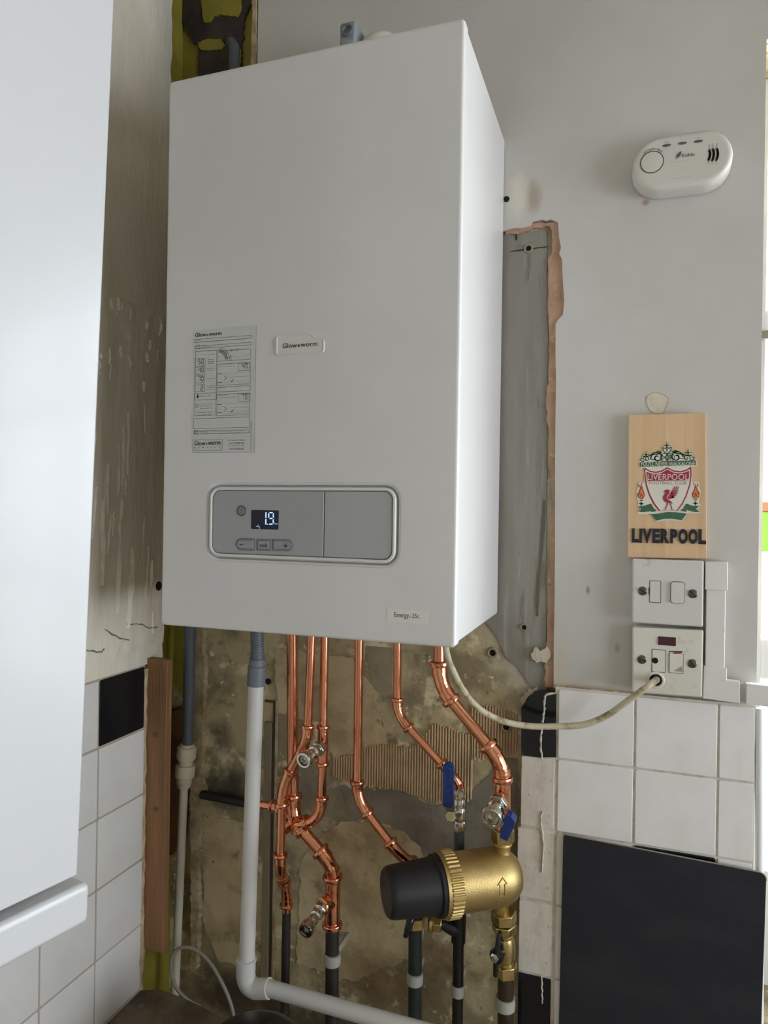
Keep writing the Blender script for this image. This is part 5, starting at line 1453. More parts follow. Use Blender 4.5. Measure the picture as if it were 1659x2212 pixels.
text_geo(g, 'Carbon Monoxide Alarm', V((0.8144, -0.0335, 2.1422)) + ya_, V((0.8513, -0.0335, 2.1417)) + ya_)
text_geo(g, 'MODEL: K5CO', V((0.8181, -0.0335, 2.1188)) + ya_, V((0.8411, -0.0335, 2.1193)) + ya_, .01)
text_geo(g, 'Alarm', V((0.8054, -0.0335, 2.1711)) + ya_, V((0.8115, -0.0335, 2.1724)) + ya_); text_geo(g, 'Operate', V((0.8241, -0.0335, 2.1711)) + ya_, V((0.8330, -0.0335, 2.1716)) + ya_); text_geo(g, 'Fault', V((0.8456, -0.0335, 2.1706)) + ya_, V((0.8513, -0.0335, 2.1715)) + ya_)
text_geo(g, 'Move to', V((0.8034, -0.0335, 2.1624)) + ya_, V((0.8130, -0.0335, 2.1628)) + ya_); text_geo(g, 'fresh air', V((0.8034, -0.0335, 2.1598)) + ya_, V((0.8130, -0.0335, 2.1602)) + ya_)
for k, ch in enumerate('TEST/RESET PRESS'):
    an = math.radians(128 - k * 5.6)
    if ch == ' ': continue
    c = bc + V((math.cos(an), 0, math.sin(an))) * rb * 1.22 + ya_
    tg = G(); text_geo(tg, ch, (-.0009, 0, -.0012), (.0009, 0, .0012))
    ro = an - math.pi / 2
    g.add([(c.x + v[0] * math.cos(ro) - v[2] * math.sin(ro), c.y, c.z + v[0] * math.sin(ro) + v[2] * math.cos(ro)) for v in tg.v], tg.f)
g.build('lettering', MIDLINE, al, smooth=False)['kind'] = 'stuff'

# ---- football plaque
PY = -.0135
pl = thing('wall_plaque', 'pale wooden plaque with a red and green football crest', 'plaque', (0.8189, 0.0000, 1.5901))
bpoly = [(0.7637, -0.0135, 1.7949), (0.8659, -0.0135, 1.7948), (0.8696, -0.0135, 1.5912), (0.7655, -0.0135, 1.5895)]
G().prism(bpoly, (0, .0132, 0)).build('board', BAMBOO, pl, smooth=False, bevel=.0008)
D = lambda d: V((0, -d, 0))


def poly2(name, pts, m, d, parent=pl):
    g = G(); flat(g, [V(p) + D(d) for p in pts]); return g.build(name, m, parent, smooth=False, tri=True)


crest = poly2('crest_sticker', [(0.7784, -0.0140, 1.7270), (0.7797, -0.0140, 1.7192), (0.7856, -0.0140, 1.7181), (0.7853, -0.0140, 1.7107), (0.7867, -0.0140, 1.6981), (0.7847, -0.0140, 1.6971), (0.7827, -0.0140, 1.6992), (0.7783, -0.0140, 1.6971), (0.7775, -0.0140, 1.6887), (0.7758, -0.0140, 1.6844), (0.7772, -0.0140, 1.6750), (0.7793, -0.0140, 1.6666), (0.7771, -0.0140, 1.6650), (0.7814, -0.0140, 1.6598), (0.7770, -0.0140, 1.6534), (0.7844, -0.0140, 1.6517), (0.7952, -0.0140, 1.6532), (0.8032, -0.0140, 1.6418), (0.8177, -0.0140, 1.6437), (0.8235, -0.0140, 1.6443), (0.8379, -0.0140, 1.6427), (0.8443, -0.0140, 1.6539), (0.8528, -0.0140, 1.6543), (0.8618, -0.0140, 1.6550), (0.8575, -0.0140, 1.6608), (0.8609, -0.0140, 1.6670), (0.8583, -0.0140, 1.6685), (0.8596, -0.0140, 1.6767), (0.8607, -0.0140, 1.6849), (0.8589, -0.0140, 1.6921), (0.8581, -0.0140, 1.6977), (0.8531, -0.0140, 1.6994), (0.8498, -0.0140, 1.6987), (0.8496, -0.0140, 1.7105), (0.8493, -0.0140, 1.7192), (0.8549, -0.0140, 1.7213), (0.8548, -0.0140, 1.7300), (0.8517, -0.0140, 1.7310), (0.8493, -0.0140, 1.7362), (0.8440, -0.0140, 1.7430), (0.8408, -0.0140, 1.7373), (0.8317, -0.0140, 1.7405), (0.8221, -0.0140, 1.7427), (0.8220, -0.0140, 1.7474), (0.8181, -0.0140, 1.7485), (0.8152, -0.0140, 1.7532), (0.8128, -0.0140, 1.7491), (0.8092, -0.0140, 1.7476), (0.8090, -0.0140, 1.7419), (0.8027, -0.0140, 1.7409), (0.7959, -0.0140, 1.7379), (0.7910, -0.0140, 1.7379), (0.7875, -0.0140, 1.7416), (0.7842, -0.0140, 1.7370), (0.7808, -0.0140, 1.7291)], CR_W, .0002)
poly2('banner', [(0.7796, -0.0140, 1.7267), (0.8537, -0.0140, 1.7288), (0.8538, -0.0140, 1.7220), (0.7799, -0.0140, 1.7200)], CR_G, .0004, crest)
poly2('shield_edge', [(0.7860, -0.0140, 1.7191), (0.7933, -0.0140, 1.7147), (0.8012, -0.0140, 1.7128), (0.8089, -0.0140, 1.7146), (0.8166, -0.0140, 1.7194), (0.8253, -0.0140, 1.7147), (0.8340, -0.0140, 1.7135), (0.8416, -0.0140, 1.7157), (0.8479, -0.0140, 1.7200), (0.8485, -0.0140, 1.7085), (0.8471, -0.0140, 1.6941), (0.8426, -0.0140, 1.6786), (0.8375, -0.0140, 1.6672), (0.8314, -0.0140, 1.6579), (0.8175, -0.0140, 1.6579), (0.8064, -0.0140, 1.6570), (0.7989, -0.0140, 1.6668), (0.7929, -0.0140, 1.6793), (0.7882, -0.0140, 1.6939), (0.7864, -0.0140, 1.7086)], CR_R, .0004, crest)
poly2('shield_line', [(0.7876, -0.0140, 1.7160), (0.7944, -0.0140, 1.7124), (0.8016, -0.0140, 1.7109), (0.8095, -0.0140, 1.7127), (0.8167, -0.0140, 1.7173), (0.8249, -0.0140, 1.7129), (0.8338, -0.0140, 1.7116), (0.8416, -0.0140, 1.7136), (0.8465, -0.0140, 1.7169), (0.8468, -0.0140, 1.7080), (0.8453, -0.0140, 1.6945), (0.8409, -0.0140, 1.6790), (0.8362, -0.0140, 1.6683), (0.8298, -0.0140, 1.6585), (0.8083, -0.0140, 1.6578), (0.8009, -0.0140, 1.6679), (0.7948, -0.0140, 1.6797), (0.7901, -0.0140, 1.6944), (0.7881, -0.0140, 1.7076)], CR_W, .0006, crest)
poly2('shield_top', [(0.7892, -0.0140, 1.7128), (0.7944, -0.0140, 1.7109), (0.8016, -0.0140, 1.7094), (0.8095, -0.0140, 1.7113), (0.8168, -0.0140, 1.7160), (0.8249, -0.0140, 1.7114), (0.8338, -0.0140, 1.7104), (0.8411, -0.0140, 1.7121), (0.8452, -0.0140, 1.7144), (0.8453, -0.0140, 1.7074), (0.8446, -0.0140, 1.7007), (0.7910, -0.0140, 1.6998), (0.7895, -0.0140, 1.7065)], CR_R, .0008, crest)
for sgn in (0, 1):
    fl0 = [(0.7823, -0.0140, 1.6950), (0.7844, -0.0140, 1.6897), (0.7861, -0.0140, 1.6845), (0.7874, -0.0140, 1.6803), (0.7862, -0.0140, 1.6756), (0.7841, -0.0140, 1.6738), (0.7809, -0.0140, 1.6740), (0.7781, -0.0140, 1.6766), (0.7769, -0.0140, 1.6813), (0.7786, -0.0140, 1.6829), (0.7802, -0.0140, 1.6876), (0.7809, -0.0140, 1.6918)] if sgn == 0 else [(0.8534, -0.0140, 1.6956), (0.8551, -0.0140, 1.6910), (0.8573, -0.0140, 1.6864), (0.8594, -0.0140, 1.6828), (0.8584, -0.0140, 1.6772), (0.8563, -0.0140, 1.6750), (0.8525, -0.0140, 1.6750), (0.8502, -0.0140, 1.6771), (0.8491, -0.0140, 1.6818), (0.8507, -0.0140, 1.6848), (0.8522, -0.0140, 1.6890), (0.8527, -0.0140, 1.6925)]
    f1 = [(0.7827, -0.0140, 1.6897), (0.7852, -0.0140, 1.6824), (0.7862, -0.0140, 1.6787), (0.7841, -0.0140, 1.6744), (0.7809, -0.0140, 1.6745), (0.7791, -0.0140, 1.6782), (0.7808, -0.0140, 1.6829)] if sgn == 0 else [(0.8537, -0.0140, 1.6905), (0.8562, -0.0140, 1.6838), (0.8579, -0.0140, 1.6798), (0.8561, -0.0140, 1.6756), (0.8525, -0.0140, 1.6756), (0.8506, -0.0140, 1.6792), (0.8522, -0.0140, 1.6848)]
    f2 = [(0.7828, -0.0140, 1.6834), (0.7846, -0.0140, 1.6792), (0.7849, -0.0140, 1.6763), (0.7829, -0.0140, 1.6746), (0.7811, -0.0140, 1.6766), (0.7813, -0.0140, 1.6796)] if sgn == 0 else [(0.8541, -0.0140, 1.6843), (0.8562, -0.0140, 1.6803), (0.8563, -0.0140, 1.6775), (0.8544, -0.0140, 1.6756), (0.8523, -0.0140, 1.6775), (0.8525, -0.0140, 1.6807)]
    f3 = [(0.7828, -0.0140, 1.6798), (0.7841, -0.0140, 1.6766), (0.7829, -0.0140, 1.6750), (0.7819, -0.0140, 1.6766)] if sgn == 0 else [(0.8543, -0.0140, 1.6808), (0.8555, -0.0140, 1.6777), (0.8544, -0.0140, 1.6760), (0.8533, -0.0140, 1.6777)]
    fl_ = G(); flat(fl_, [V(p) + D(.0004) for p in fl0]); flat(fl_, [V(p) + D(.0008) for p in f2])
    tips = ([(0.7785, -0.0140, 1.6955), (0.7801, -0.0140, 1.6945), (0.7805, -0.0140, 1.6913), (0.7789, -0.0140, 1.6902)], [(0.7830, -0.0140, 1.6987), (0.7838, -0.0140, 1.6960), (0.7834, -0.0140, 1.6934), (0.7824, -0.0140, 1.6952)]) if sgn == 0 else ([(0.8562, -0.0140, 1.6967), (0.8573, -0.0140, 1.6951), (0.8570, -0.0140, 1.6915), (0.8555, -0.0140, 1.6912)], [(0.8513, -0.0140, 1.6984), (0.8522, -0.0140, 1.6967), (0.8523, -0.0140, 1.6939), (0.8511, -0.0140, 1.6946)])
    for t in tips: flat(fl_, [V(p) + D(.0004) for p in t])
    fl_.build('flame', CR_F, crest, smooth=False, tri=True)
    fo = G(); flat(fo, [V(p) + D(.0006) for p in f1]); flat(fo, [V(p) + D(.0010) for p in f3]); fo.build('flame_core', CR_O, crest, smooth=False, tri=True)
    tc_ = V((0.7828, -0.0140, 1.6721)) if sgn == 0 else V((0.8540, -0.0140, 1.6734))
    to = G(); disc(to, tc_ + D(.0004), .0026, .0009, 12); disc(to, tc_ + V((0, -.0004, -.0048)), .0034, .0012, 10); disc(to, tc_ + V((0, -.0004, -.0048)), .0011, .0032, 10); to.build('torch', CR_G, crest, smooth=False)
rb_ = G()
for p in ([(0.7789, -0.0140, 1.6634), (0.7872, -0.0140, 1.6641), (0.7960, -0.0140, 1.6673), (0.7995, -0.0140, 1.6611), (0.7942, -0.0140, 1.6565), (0.7863, -0.0140, 1.6553), (0.7792, -0.0140, 1.6556), (0.7831, -0.0140, 1.6595)], [(0.8422, -0.0140, 1.6681), (0.8499, -0.0140, 1.6651), (0.8585, -0.0140, 1.6649), (0.8546, -0.0140, 1.6607), (0.8596, -0.0140, 1.6564), (0.8519, -0.0140, 1.6566), (0.8443, -0.0140, 1.6591), (0.8391, -0.0140, 1.6619)],
          [(0.7957, -0.0140, 1.6558), (0.7966, -0.0140, 1.6589), (0.8002, -0.0140, 1.6608), (0.8037, -0.0140, 1.6575), (0.8001, -0.0140, 1.6559)], [(0.8348, -0.0140, 1.6584), (0.8387, -0.0140, 1.6613), (0.8428, -0.0140, 1.6593), (0.8429, -0.0140, 1.6570), (0.8405, -0.0140, 1.6565)],
          [(0.7962, -0.0140, 1.6524), (0.8059, -0.0140, 1.6533), (0.8175, -0.0140, 1.6558), (0.8291, -0.0140, 1.6556), (0.8429, -0.0140, 1.6539), (0.8369, -0.0140, 1.6447), (0.8235, -0.0140, 1.6464), (0.8138, -0.0140, 1.6462), (0.8032, -0.0140, 1.6434)]):
    flat(rb_, [V(q) + D(.0010) for q in p])
rb_.build('ribbon', CR_G, crest, smooth=False, tri=True)
bd_ = G()
for p in ([(0.8132, -0.0140, 1.6865), (0.8171, -0.0140, 1.6880), (0.8194, -0.0140, 1.6872), (0.8219, -0.0140, 1.6870), (0.8198, -0.0140, 1.6855), (0.8202, -0.0140, 1.6831), (0.8183, -0.0140, 1.6803), (0.8165, -0.0140, 1.6772), (0.8167, -0.0140, 1.6745), (0.8200, -0.0140, 1.6724), (0.8227, -0.0140, 1.6704), (0.8243, -0.0140, 1.6679), (0.8222, -0.0140, 1.6683), (0.8200, -0.0140, 1.6689), (0.8173, -0.0140, 1.6691), (0.8142, -0.0140, 1.6701), (0.8119, -0.0140, 1.6728), (0.8112, -0.0140, 1.6768), (0.8133, -0.0140, 1.6805), (0.8146, -0.0140, 1.6832), (0.8133, -0.0140, 1.6838), (0.8113, -0.0140, 1.6828), (0.8136, -0.0140, 1.6851)],
          [(0.8173, -0.0140, 1.6753), (0.8193, -0.0140, 1.6790), (0.8208, -0.0140, 1.6816), (0.8240, -0.0140, 1.6847), (0.8232, -0.0140, 1.6800), (0.8264, -0.0140, 1.6759), (0.8200, -0.0140, 1.6741)],
          [(0.8166, -0.0140, 1.6693), (0.8189, -0.0140, 1.6681), (0.8174, -0.0140, 1.6644), (0.8157, -0.0140, 1.6603), (0.8180, -0.0140, 1.6594), (0.8107, -0.0140, 1.6593), (0.8140, -0.0140, 1.6605), (0.8162, -0.0140, 1.6649)], [(0.8197, -0.0140, 1.6691), (0.8222, -0.0140, 1.6676), (0.8232, -0.0140, 1.6640), (0.8240, -0.0140, 1.6607), (0.8273, -0.0140, 1.6597), (0.8202, -0.0140, 1.6595), (0.8227, -0.0140, 1.6609), (0.8216, -0.0140, 1.6655)],
          [(0.8235, -0.0140, 1.6694), (0.8249, -0.0140, 1.6669), (0.8237, -0.0140, 1.6679)]):
    flat(bd_, [V(q) + D(.0010) for q in p])
for a, b, w in (((0.8220, -0.0140, 1.6826), (0.8268, -0.0140, 1.6918), .0010), ((0.8231, -0.0140, 1.6821), (0.8300, -0.0140, 1.6925), .0012), ((0.8235, -0.0140, 1.6811), (0.8322, -0.0140, 1.6909), .0012), ((0.8235, -0.0140, 1.6797), (0.8315, -0.0140, 1.6868), .0012), ((0.8236, -0.0140, 1.6785), (0.8304, -0.0140, 1.6832), .0012), ((0.8234, -0.0140, 1.6770), (0.8289, -0.0140, 1.6801), .0012), ((0.8230, -0.0140, 1.6758), (0.8272, -0.0140, 1.6773), .0011)):
    strip(bd_, [V(a) + D(.0010), V(b) + D(.0010)], w)
bd_.build('bird', CR_R, crest, smooth=False, tri=True)
gt = G()
w_s = .0009


def P3(*pts): return [V(p) + D(.0005) for p in pts]


def scroll(g, c, r, turns, a0, sg, w):
    c = V(c) + D(.0005)
    n = int(26 * turns)
    strip(g, [c + V((math.cos(a0 + sg * 2 * math.pi * turns * k / n), 0, math.sin(a0 + sg * 2 * math.pi * turns * k / n))) * r * (1 - .8 * k / n) for k in range(n + 1)], w)


scroll(gt, (0.8033, -0.0140, 1.7331), .0085, 1.3, math.pi, -1, .0016); scroll(gt, (0.8284, -0.0140, 1.7339), .0085, 1.3, 0, 1, .0016)
scroll(gt, (0.7890, -0.0140, 1.7311), .0045, 1.1, math.pi, -1, .0010); scroll(gt, (0.8418, -0.0140, 1.7322), .0045, 1.1, 0, 1, .0010)
scroll(gt, (0.7833, -0.0140, 1.7305), .0035, 1, 0, -1, .0009); scroll(gt, (0.8494, -0.0140, 1.7321), .0035, 1, math.pi, 1, .0009)
scroll(gt, (0.8052, -0.0140, 1.7398), .0030, 1.1, math.pi, -1, .0010); scroll(gt, (0.8269, -0.0140, 1.7404), .0030, 1.1, 0, 1, .0010)
strip(gt, P3((0.7842, -0.0140, 1.7349), (0.7901, -0.0140, 1.7350), (0.7959, -0.0140, 1.7373), (0.8028, -0.0140, 1.7378), (0.8086, -0.0140, 1.7408)), .0018); strip(gt, P3((0.8484, -0.0140, 1.7357), (0.8417, -0.0140, 1.7358), (0.8365, -0.0140, 1.7374), (0.8298, -0.0140, 1.7385), (0.8226, -0.0140, 1.7415)), .0018)
strip(gt, P3((0.7959, -0.0140, 1.7373), (0.7943, -0.0140, 1.7311), (0.8000, -0.0140, 1.7300)), .0012); strip(gt, P3((0.8370, -0.0140, 1.7374), (0.8394, -0.0140, 1.7317), (0.8318, -0.0140, 1.7312)), .0012)
for c, s_ in (((0.7881, -0.0140, 1.7374), 1), ((0.8436, -0.0140, 1.7394), 1), ((0.8155, -0.0140, 1.7501), 1)):
    c = V(c) + D(.0005)
    strip(gt, [c + V((0, 0, -.0050)), c + V((0, 0, .0050))], .0010); strip(gt, [c + V((-.0042, 0, 0)), c + V((.0042, 0, 0))], .0010); disc(gt, c, .0015, .0015, 8)
ring(gt, V((0.8127, -0.0140, 1.7332)) + D(.0005), .0052, .0061, 20); ring(gt, V((0.8203, -0.0140, 1.7332)) + D(.0005), .0052, .0061, 20)
c = V((0.8127, -0.0140, 1.7332)) + D(.0005); strip(gt, [c + V((-.0035, 0, -.004)), c + V((.0035, 0, .004))], .0009); strip(gt, [c + V((.0035, 0, -.004)), c + V((-.0035, 0, .004))], .0009)
c = V((0.8203, -0.0140, 1.7332)) + D(.0005); strip(gt, [c + V((0, 0, -.004)), c + V((0, 0, .004))], .0009); ring(gt, c + V((0, 0, .0015)), .0014, .0021, 12); strip(gt, [c + V((-.003, 0, -.0016)), c + V((.003, 0, -.0016))], .0009)
strip(gt, P3((0.8104, -0.0140, 1.7469), (0.8133, -0.0140, 1.7460), (0.8156, -0.0140, 1.7472), (0.8186, -0.0140, 1.7461), (0.8214, -0.0140, 1.7473), (0.8211, -0.0140, 1.7433), (0.8190, -0.0140, 1.7402), (0.8163, -0.0140, 1.7381), (0.8134, -0.0140, 1.7399), (0.8110, -0.0140, 1.7429), (0.8104, -0.0140, 1.7469)), .0013)
strip(gt, P3((0.8164, -0.0140, 1.7449), (0.8155, -0.0140, 1.7418)), .0016); strip(gt, P3((0.8163, -0.0140, 1.7381), (0.8166, -0.0140, 1.7278)), .0010)
gt.build('gate_scrollwork', CR_G, crest, smooth=False)
g = G()
text_geo(g, "YOU'LL NEVER WALKALONE", V((0.7809, -0.0140, 1.7212)) + D(.0006), V((0.8527, -0.0140, 1.7271)) + D(.0006), .006)
text_geo(g, 'LIVERPOOL', V((0.7908, -0.0140, 1.7011)) + D(.0010), V((0.8449, -0.0140, 1.7097)) + D(.0010), .0)
g.build('white_lettering', CR_W, crest, smooth=False)['kind'] = 'stuff'
g = G(); text_geo(g, 'FOOTBALL CLUB', V((0.7930, -0.0140, 1.6950)) + D(.0008), V((0.8424, -0.0140, 1.6992)) + D(.0008)); g.build('small_lettering', CR_K, crest, smooth=False)
xs = [(155, 255), (256, 298), (298, 432), (436, 540), (546, 670), (680, 782), (790, 920), (930, 1056), (1064, 1172)]
lets = [('L', (0.7708, -0.0140, 1.6115), (0.7800, -0.0140, 1.6315)), ('I', (0.7809, -0.0140, 1.6111), (0.7845, -0.0140, 1.6314)), ('V', (0.7850, -0.0140, 1.6110), (0.7975, -0.0140, 1.6317)), ('E', (0.7984, -0.0140, 1.6114), (0.8080, -0.0140, 1.6317)), ('R', (0.8091, -0.0140, 1.6115), (0.8206, -0.0140, 1.6320)), ('P', (0.8220, -0.0140, 1.6117), (0.8313, -0.0140, 1.6320)), ('O', (0.8326, -0.0140, 1.6112), (0.8448, -0.0140, 1.6325)), ('O', (0.8457, -0.0140, 1.6114), (0.8575, -0.0140, 1.6326)), ('L', (0.8587, -0.0140, 1.6116), (0.8684, -0.0140, 1.6325))]
for ch, a, b in lets:
    g = G(); text_geo(g, ch, V(a) + D(.0001), V(b) + D(.0001), .055)
    vs, fs = list(g.v), list(g.f)
    o = g.build('letter', FOAM, pl, smooth=False)
    md = o.modifiers.new('thick', 'SOLIDIFY'); md.thickness = .0025; md.offset = 0

# ---- fused switches
def plate(root, c4, y0, y1, m):
    return G().prism([V(p) for p in c4], (0, y1 - y0, 0)).build('faceplate', m, root, smooth=False, bevel=.0022)


YS = -.024
s1 = thing('fused_switch', 'white fused switch plate under the wooden plaque', 'switch', (0.8203, 0.0000, 1.5371))
plate(s1, [(0.7722, -0.0240, 1.5885), (0.8653, -0.0240, 1.5890), (0.8655, -0.0240, 1.4972), (0.7726, -0.0240, 1.4976)], -.024, -.0145, SWP)
G().box((0.7744, -0.0200, 1.5423)[0], (0.8646, -0.0200, 1.5470)[0], -.0155, -.0004, (0.8164, -0.0200, 1.5006)[2], (0.8152, -0.0200, 1.5852)[2]).build('back_box', PLAS_OFF, s1, bevel=.001)
s2 = thing('fused_switch', 'lower yellowed fused switch plate with a dark neon lens and a cable outlet', 'switch', (0.8217, 0.0000, 1.4409))
plate(s2, [(0.7733, -0.0210, 1.4909), (0.8664, -0.0210, 1.4929), (0.8660, -0.0210, 1.3994), (0.7741, -0.0210, 1.3975)], -.021, -.0125, PLAS_OFF)
G().box((0.7759, -0.0200, 1.4407)[0], (0.8645, -0.0200, 1.4482)[0], -.0135, -.0062, (0.8179, -0.0200, 1.3988)[2], (0.8165, -0.0200, 1.4921)[2]).build('back_box', PLAS_OFF, s2, bevel=.001)


def screw(root, p, ang):
    p = V(p)
    s = G().lathe(p, (0, -1, 0), [(.0062, -.0004), (.0062, .0006), (.0050, .0016), (.0004, .0019)], 20).build('screw', STEEL, root)
    g = G(); d = V((math.cos(ang), 0, math.sin(ang))) * .0056
    g2 = G(); strip(g2, [p + V((0, -.0020, 0)) - d, p + V((0, -.0020, 0)) + d], .0014); g2.build('slot', HOLE, s, smooth=False)


def panelr(name, root, a, b, y, m, r=.002, th=.0012):
    a, b = V(a), V(b)
    o = rbox(a.x, b.x, y - th, y + .001, a.z, b.z, r, .0006).build(name, m, root)
    g = G(); l = rrect(a.x - .0004, b.x + .0004, a.z - .0004, b.z + .0004, r, y - .00025); strip(g, [V(p) for p in l] + [V(l[0])], .0008); g.build(name + '_gap', MIDLINE, o, smooth=False)
    return o


screw(s1, (0.7863, -0.0240, 1.5433), 2.6); screw(s1, (0.8518, -0.0240, 1.5428), 2.4)
panelr('fuse_carrier', s1, (0.7959, -0.0240, 1.5282), (0.8098, -0.0240, 1.5581), -.024, SWP, .001, .0006)
rk = panelr('rocker', s1, (0.8235, -0.0240, 1.5290), (0.8408, -0.0240, 1.5581), -.024, SWP, .004, .0032)
g = G(); flat(g, [(0.7942, -0.0243, 1.5486), (0.7954, -0.0243, 1.5486), (0.7955, -0.0243, 1.5386), (0.7944, -0.0243, 1.5385)]); g.build('fuse_slot', HOLE, s1, smooth=False)
screw(s2, (0.7869, -0.0210, 1.4456), 2.9); screw(s2, (0.8527, -0.0210, 1.4454), 2.2)
na, nb = V((0.8079, -0.0210, 1.4681)), V((0.8311, -0.0210, 1.4802))
rbox(na.x, nb.x, -.0226, -.020, na.z, nb.z, .0008, .0008).build('neon_lens', NEON, s2)
panelr('fuse_carrier', s2, (0.8005, -0.0210, 1.4301), (0.8174, -0.0210, 1.4609), -.021, PLAS_OFF, .0008, .0006)
hc = V((0.8043, -0.0218, 1.4457)); g = G(); disc(g, hc, .0042, .0042, 18); g.build('fuse_screw_hole', HOLE, s2, smooth=False)
rk2 = panelr('rocker', s2, (0.8232, -0.0210, 1.4309), (0.8406, -0.0210, 1.4575), -.021, PLAS_OFF, .0008, .0016)
g = G(); flat(g, [(0.8235, -0.0214, 1.4602), (0.8401, -0.0214, 1.4611), (0.8403, -0.0214, 1.4576), (0.8235, -0.0214, 1.4567)]); g.build('rocker_top', PLAS_OFF, s2, smooth=False)
g = G(); flat(g, [(0.8268, -0.0217, 1.4588), (0.8389, -0.0217, 1.4613), (0.8389, -0.0217, 1.4585), (0.8286, -0.0217, 1.4572)]); g.build('on_mark', REDP, s2, smooth=False, tri=True)
g = G(); strip(g, [(0.8227, -0.0218, 1.4600), (0.8400, -0.0218, 1.4611)], .0010); strip(g, [(0.8230, -0.0218, 1.4558), (0.8395, -0.0218, 1.4566)], .0008); g.build('rocker_edge', HOLE, s2, smooth=False)
g = G(); flat(g, [(0.8289, -0.0228, 1.4332), (0.8404, -0.0228, 1.4330), (0.8393, -0.0228, 1.4416), (0.8334, -0.0228, 1.4361)]); g.build('worn_patch', DIRT, s2, smooth=False)
gc_ = V((0.8056, -0.0210, 1.4182))
G().lathe(gc_, (0, -1, 0), [(.0120, -.001), (.0120, .0004), (.0108, .0014), (.0092, .0014), (.0082, .0003), (.0004, .0003)], 28).build('cable_gland', PLAS_OFF, s2)
G().lathe(gc_ + V((0, -.0002, 0)), (0, -1, 0), [(.0082, 0), (.0080, .0006), (.0003, .0007)], 24).build('gland_hole', HOLE, s2)

# ---- mini trunking
tk = thing('cable_trunking', 'white mini trunking running down beside the switches and off to the right', 'trunking', (0.8866, 0.0000, 1.4659))
xA, xB = (0.8667, -0.0180, 1.5654)[0], (0.8964, -0.0180, 1.5668)[0]


def tbox(name, a, b, y0, y1=-.0003, m=TRUNK):
    a, b = V(a), V(b)
    return G().box(a.x, b.x, y0, y1, a.z, b.z).build(name, m, tk, bevel=.0012)


tbox('angle_cover', (0.8676, -0.0200, 1.5489), (0.8961, -0.0200, 1.5879), -.020)
tbox('vertical_run', (0.8697, -0.0170, 1.4412), (0.8941, -0.0170, 1.5499), -.017)
G().prism([V(p) for p in ((0.8667, -0.0200, 1.3978), (0.9134, -0.0200, 1.3957), (0.9130, -0.0200, 1.4260), (0.8968, -0.0200, 1.4265), (0.8966, -0.0200, 1.4426), (0.8677, -0.0200, 1.4428))], (0, .0085, 0)).build('angle_cover', TRUNK, tk, smooth=False, bevel=.0012)
tbox('horizontal_run', (0.9138, -0.0130, 1.3950), (0.9222, -0.0130, 1.4224), -.013, -.0105)
G().prism([V(p) for p in ((0.9200, -0.0220, 1.3962), (0.9536, -0.0220, 1.3951), (0.9532, -0.0220, 1.4235), (0.9201, -0.0220, 1.4245))], (0, .0115, 0)).build('end_cover', TRUNK, tk, smooth=False, bevel=.0012)

# ---- dark panel leaning on the tiles
PYd = -.016
dp = thing('leaning_panel', 'large dark matt panel with rounded corners leaning against the white tiles', 'panel', (0.8200, -0.0160, 1.0054))
quad = [V((0.6818, -0.0160, 1.1770)), V((0.9495, -0.0160, 1.1679)), V((0.9424, -0.0160, 0.7193)), V((0.6774, -0.0160, 0.6301))]
pn = []
rr = .008
for i, r_ in ((0, .004), (1, .010), (2, .003), (3, .003)):
    p = quad[i]; a = (quad[i - 1] - p).normalized(); b = (quad[(i + 1) % 4] - p).normalized()
    for t in [k / 6 for k in range(7)]:
        q = bez(p + a * r_, p, p + b * r_, 6)[int(round(t * 6))]
        pn.append(q)
G().prism(pn, (0, .0045, 0)).build('panel_sheet', SLATE, dp, smooth=False, bevel=.0008)
ee = [V(p) + V((0, .0012, .0004)) for p in pn[:14]]
G().tube([p for p in ee], .0011, 6).build('panel_edge', SLATE_E, dp)

# =================================================================== LEFT CUPBOARD
cu = thing('wall_cupboard', 'glossy white wall cupboard door filling the left edge', 'cupboard', (.15, -.75, 1.25))
th = math.radians(10.0)
tl = math.radians(1.8)
FEc = V((0.3000, -0.5766, 1.3156))                 # far bottom corner of the door
along = V((-math.sin(th), -math.cos(th), 0))    # along the door towards the room
nrm = V((math.cos(th), -math.sin(th), 0))       # out of the door face
upv = V((0, 0, 1))
# the whole door hangs slightly out of true in its own plane
A1 = along * math.cos(tl) + upv * math.sin(tl)
U1v = upv * math.cos(tl) - along * math.sin(tl)


def cp(s, u, d): return FEc + A1 * s + U1v * u + nrm * d


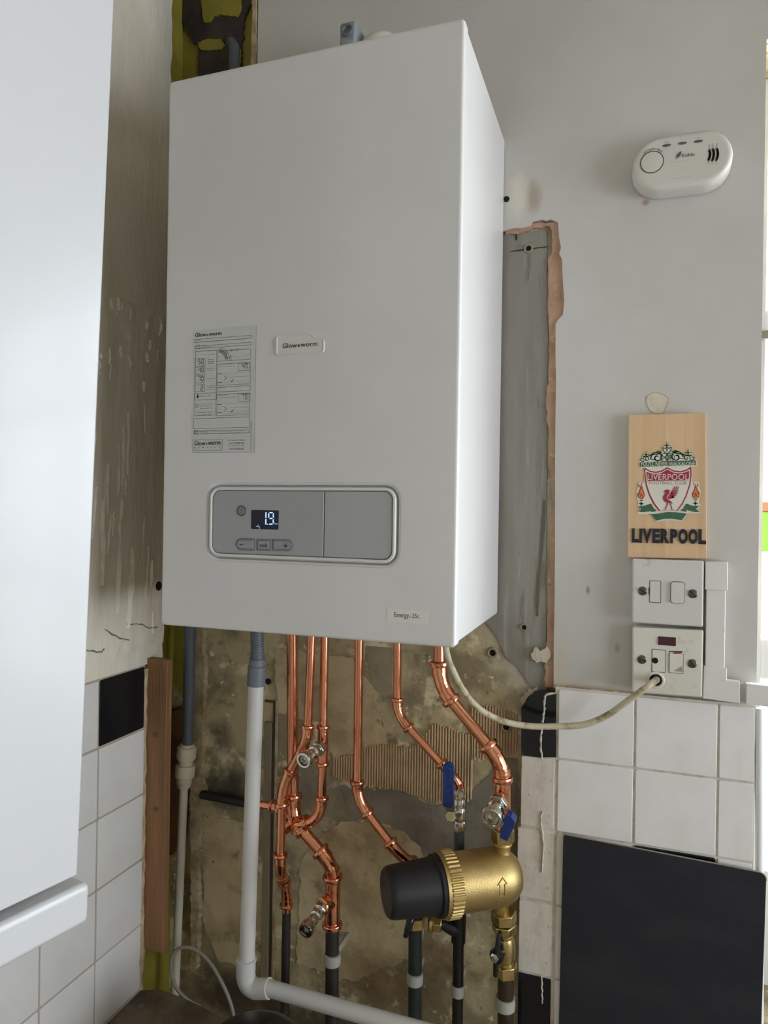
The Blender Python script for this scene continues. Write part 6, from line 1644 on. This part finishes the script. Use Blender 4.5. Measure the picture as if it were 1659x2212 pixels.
def cbox(s0, s1, u0, u1, d0, d1): 
    g = G()
    vs = [cp(s, u, d) for u in (u0, u1) for (s, d) in ((s0, d0), (s1, d0), (s1, d1), (s0, d1))]
    return g.add(vs, [(3, 2, 1, 0), (4, 5, 6, 7), (0, 1, 5, 4), (1, 2, 6, 5), (2, 3, 7, 6), (3, 0, 4, 7)])


cbox(0, .56, 0, 1.08, -.018, 0).build('door', ENAMEL_CUP, cu, bevel=.002)
zc0, zc1 = FEc.z + .002, 2.50
fl_a, fl_b = cp(.008, 0, -.020), cp(.56, 0, -.020)
g = G().prism([(.0042, fl_a.y + .03, zc0 + .012), (fl_a.x, fl_a.y, zc0 + .012), (fl_b.x, fl_b.y, zc0 + .012), (.0042, fl_b.y, zc0 + .012)], (0, 0, zc1 - zc0))
g.build('carcass', ENAMEL_CUP, cu, smooth=False)
rail_pts = []
cbox(-.010, .56, -.045, -.008, -.040, .006).build('light_rail', ENAMEL_CUP, cu, bevel=.006, bseg=4)

# =================================================================== BOTTOM LEFT
wz = .838
k1, k2, k3, k4 = V((0.0291, -0.0847, 0.8380)), V((0.1033, -0.0930, 0.8380)), V((0.1605, -0.1058, 0.8380)), V((0.3030, -0.1218, 0.8380))
poly = [(.0015, -.0990, wz), tuple(k1), tuple(k2), tuple(k3), tuple(k4), (k4.x + .13, k4.y - .03, wz), (k4.x + .13, -.62, wz), (.0015, -.62, wz)]
wt = tag(G().prism(ragged(poly, .02, .001, 4, True, lambda a, b: a.y > -.25 and b.y > -.25), (0, 0, -.038)).build('worktop', WORKTOP, smooth=False, bevel=.001), 'stained dark worktop end in the bottom left corner', 'worktop')
pc2 = V((.297, -.240, wz))
ph = (0.2951, -0.2400, 0.9650)[2] - wz - .021
pan = thing('black_pot', 'black pot with a domed lid just showing at the bottom edge left of centre', 'pot', pc2)
G().lathe(pc2, (0, 0, 1), [(.062, 0), (.066, .004), (.068, .03), (.069, ph - .036), (.072, ph - .034)], 48).build('pot_body', PAN, pan, ang=40)
G().lathe(pc2, (0, 0, 1), [(.0725, ph - .0338), (.073, ph - .031), (.064, ph - .018), (.046, ph - .007), (.022, ph - .001), (.0005, ph)], 48).build('lid', PAN, pan, ang=60)
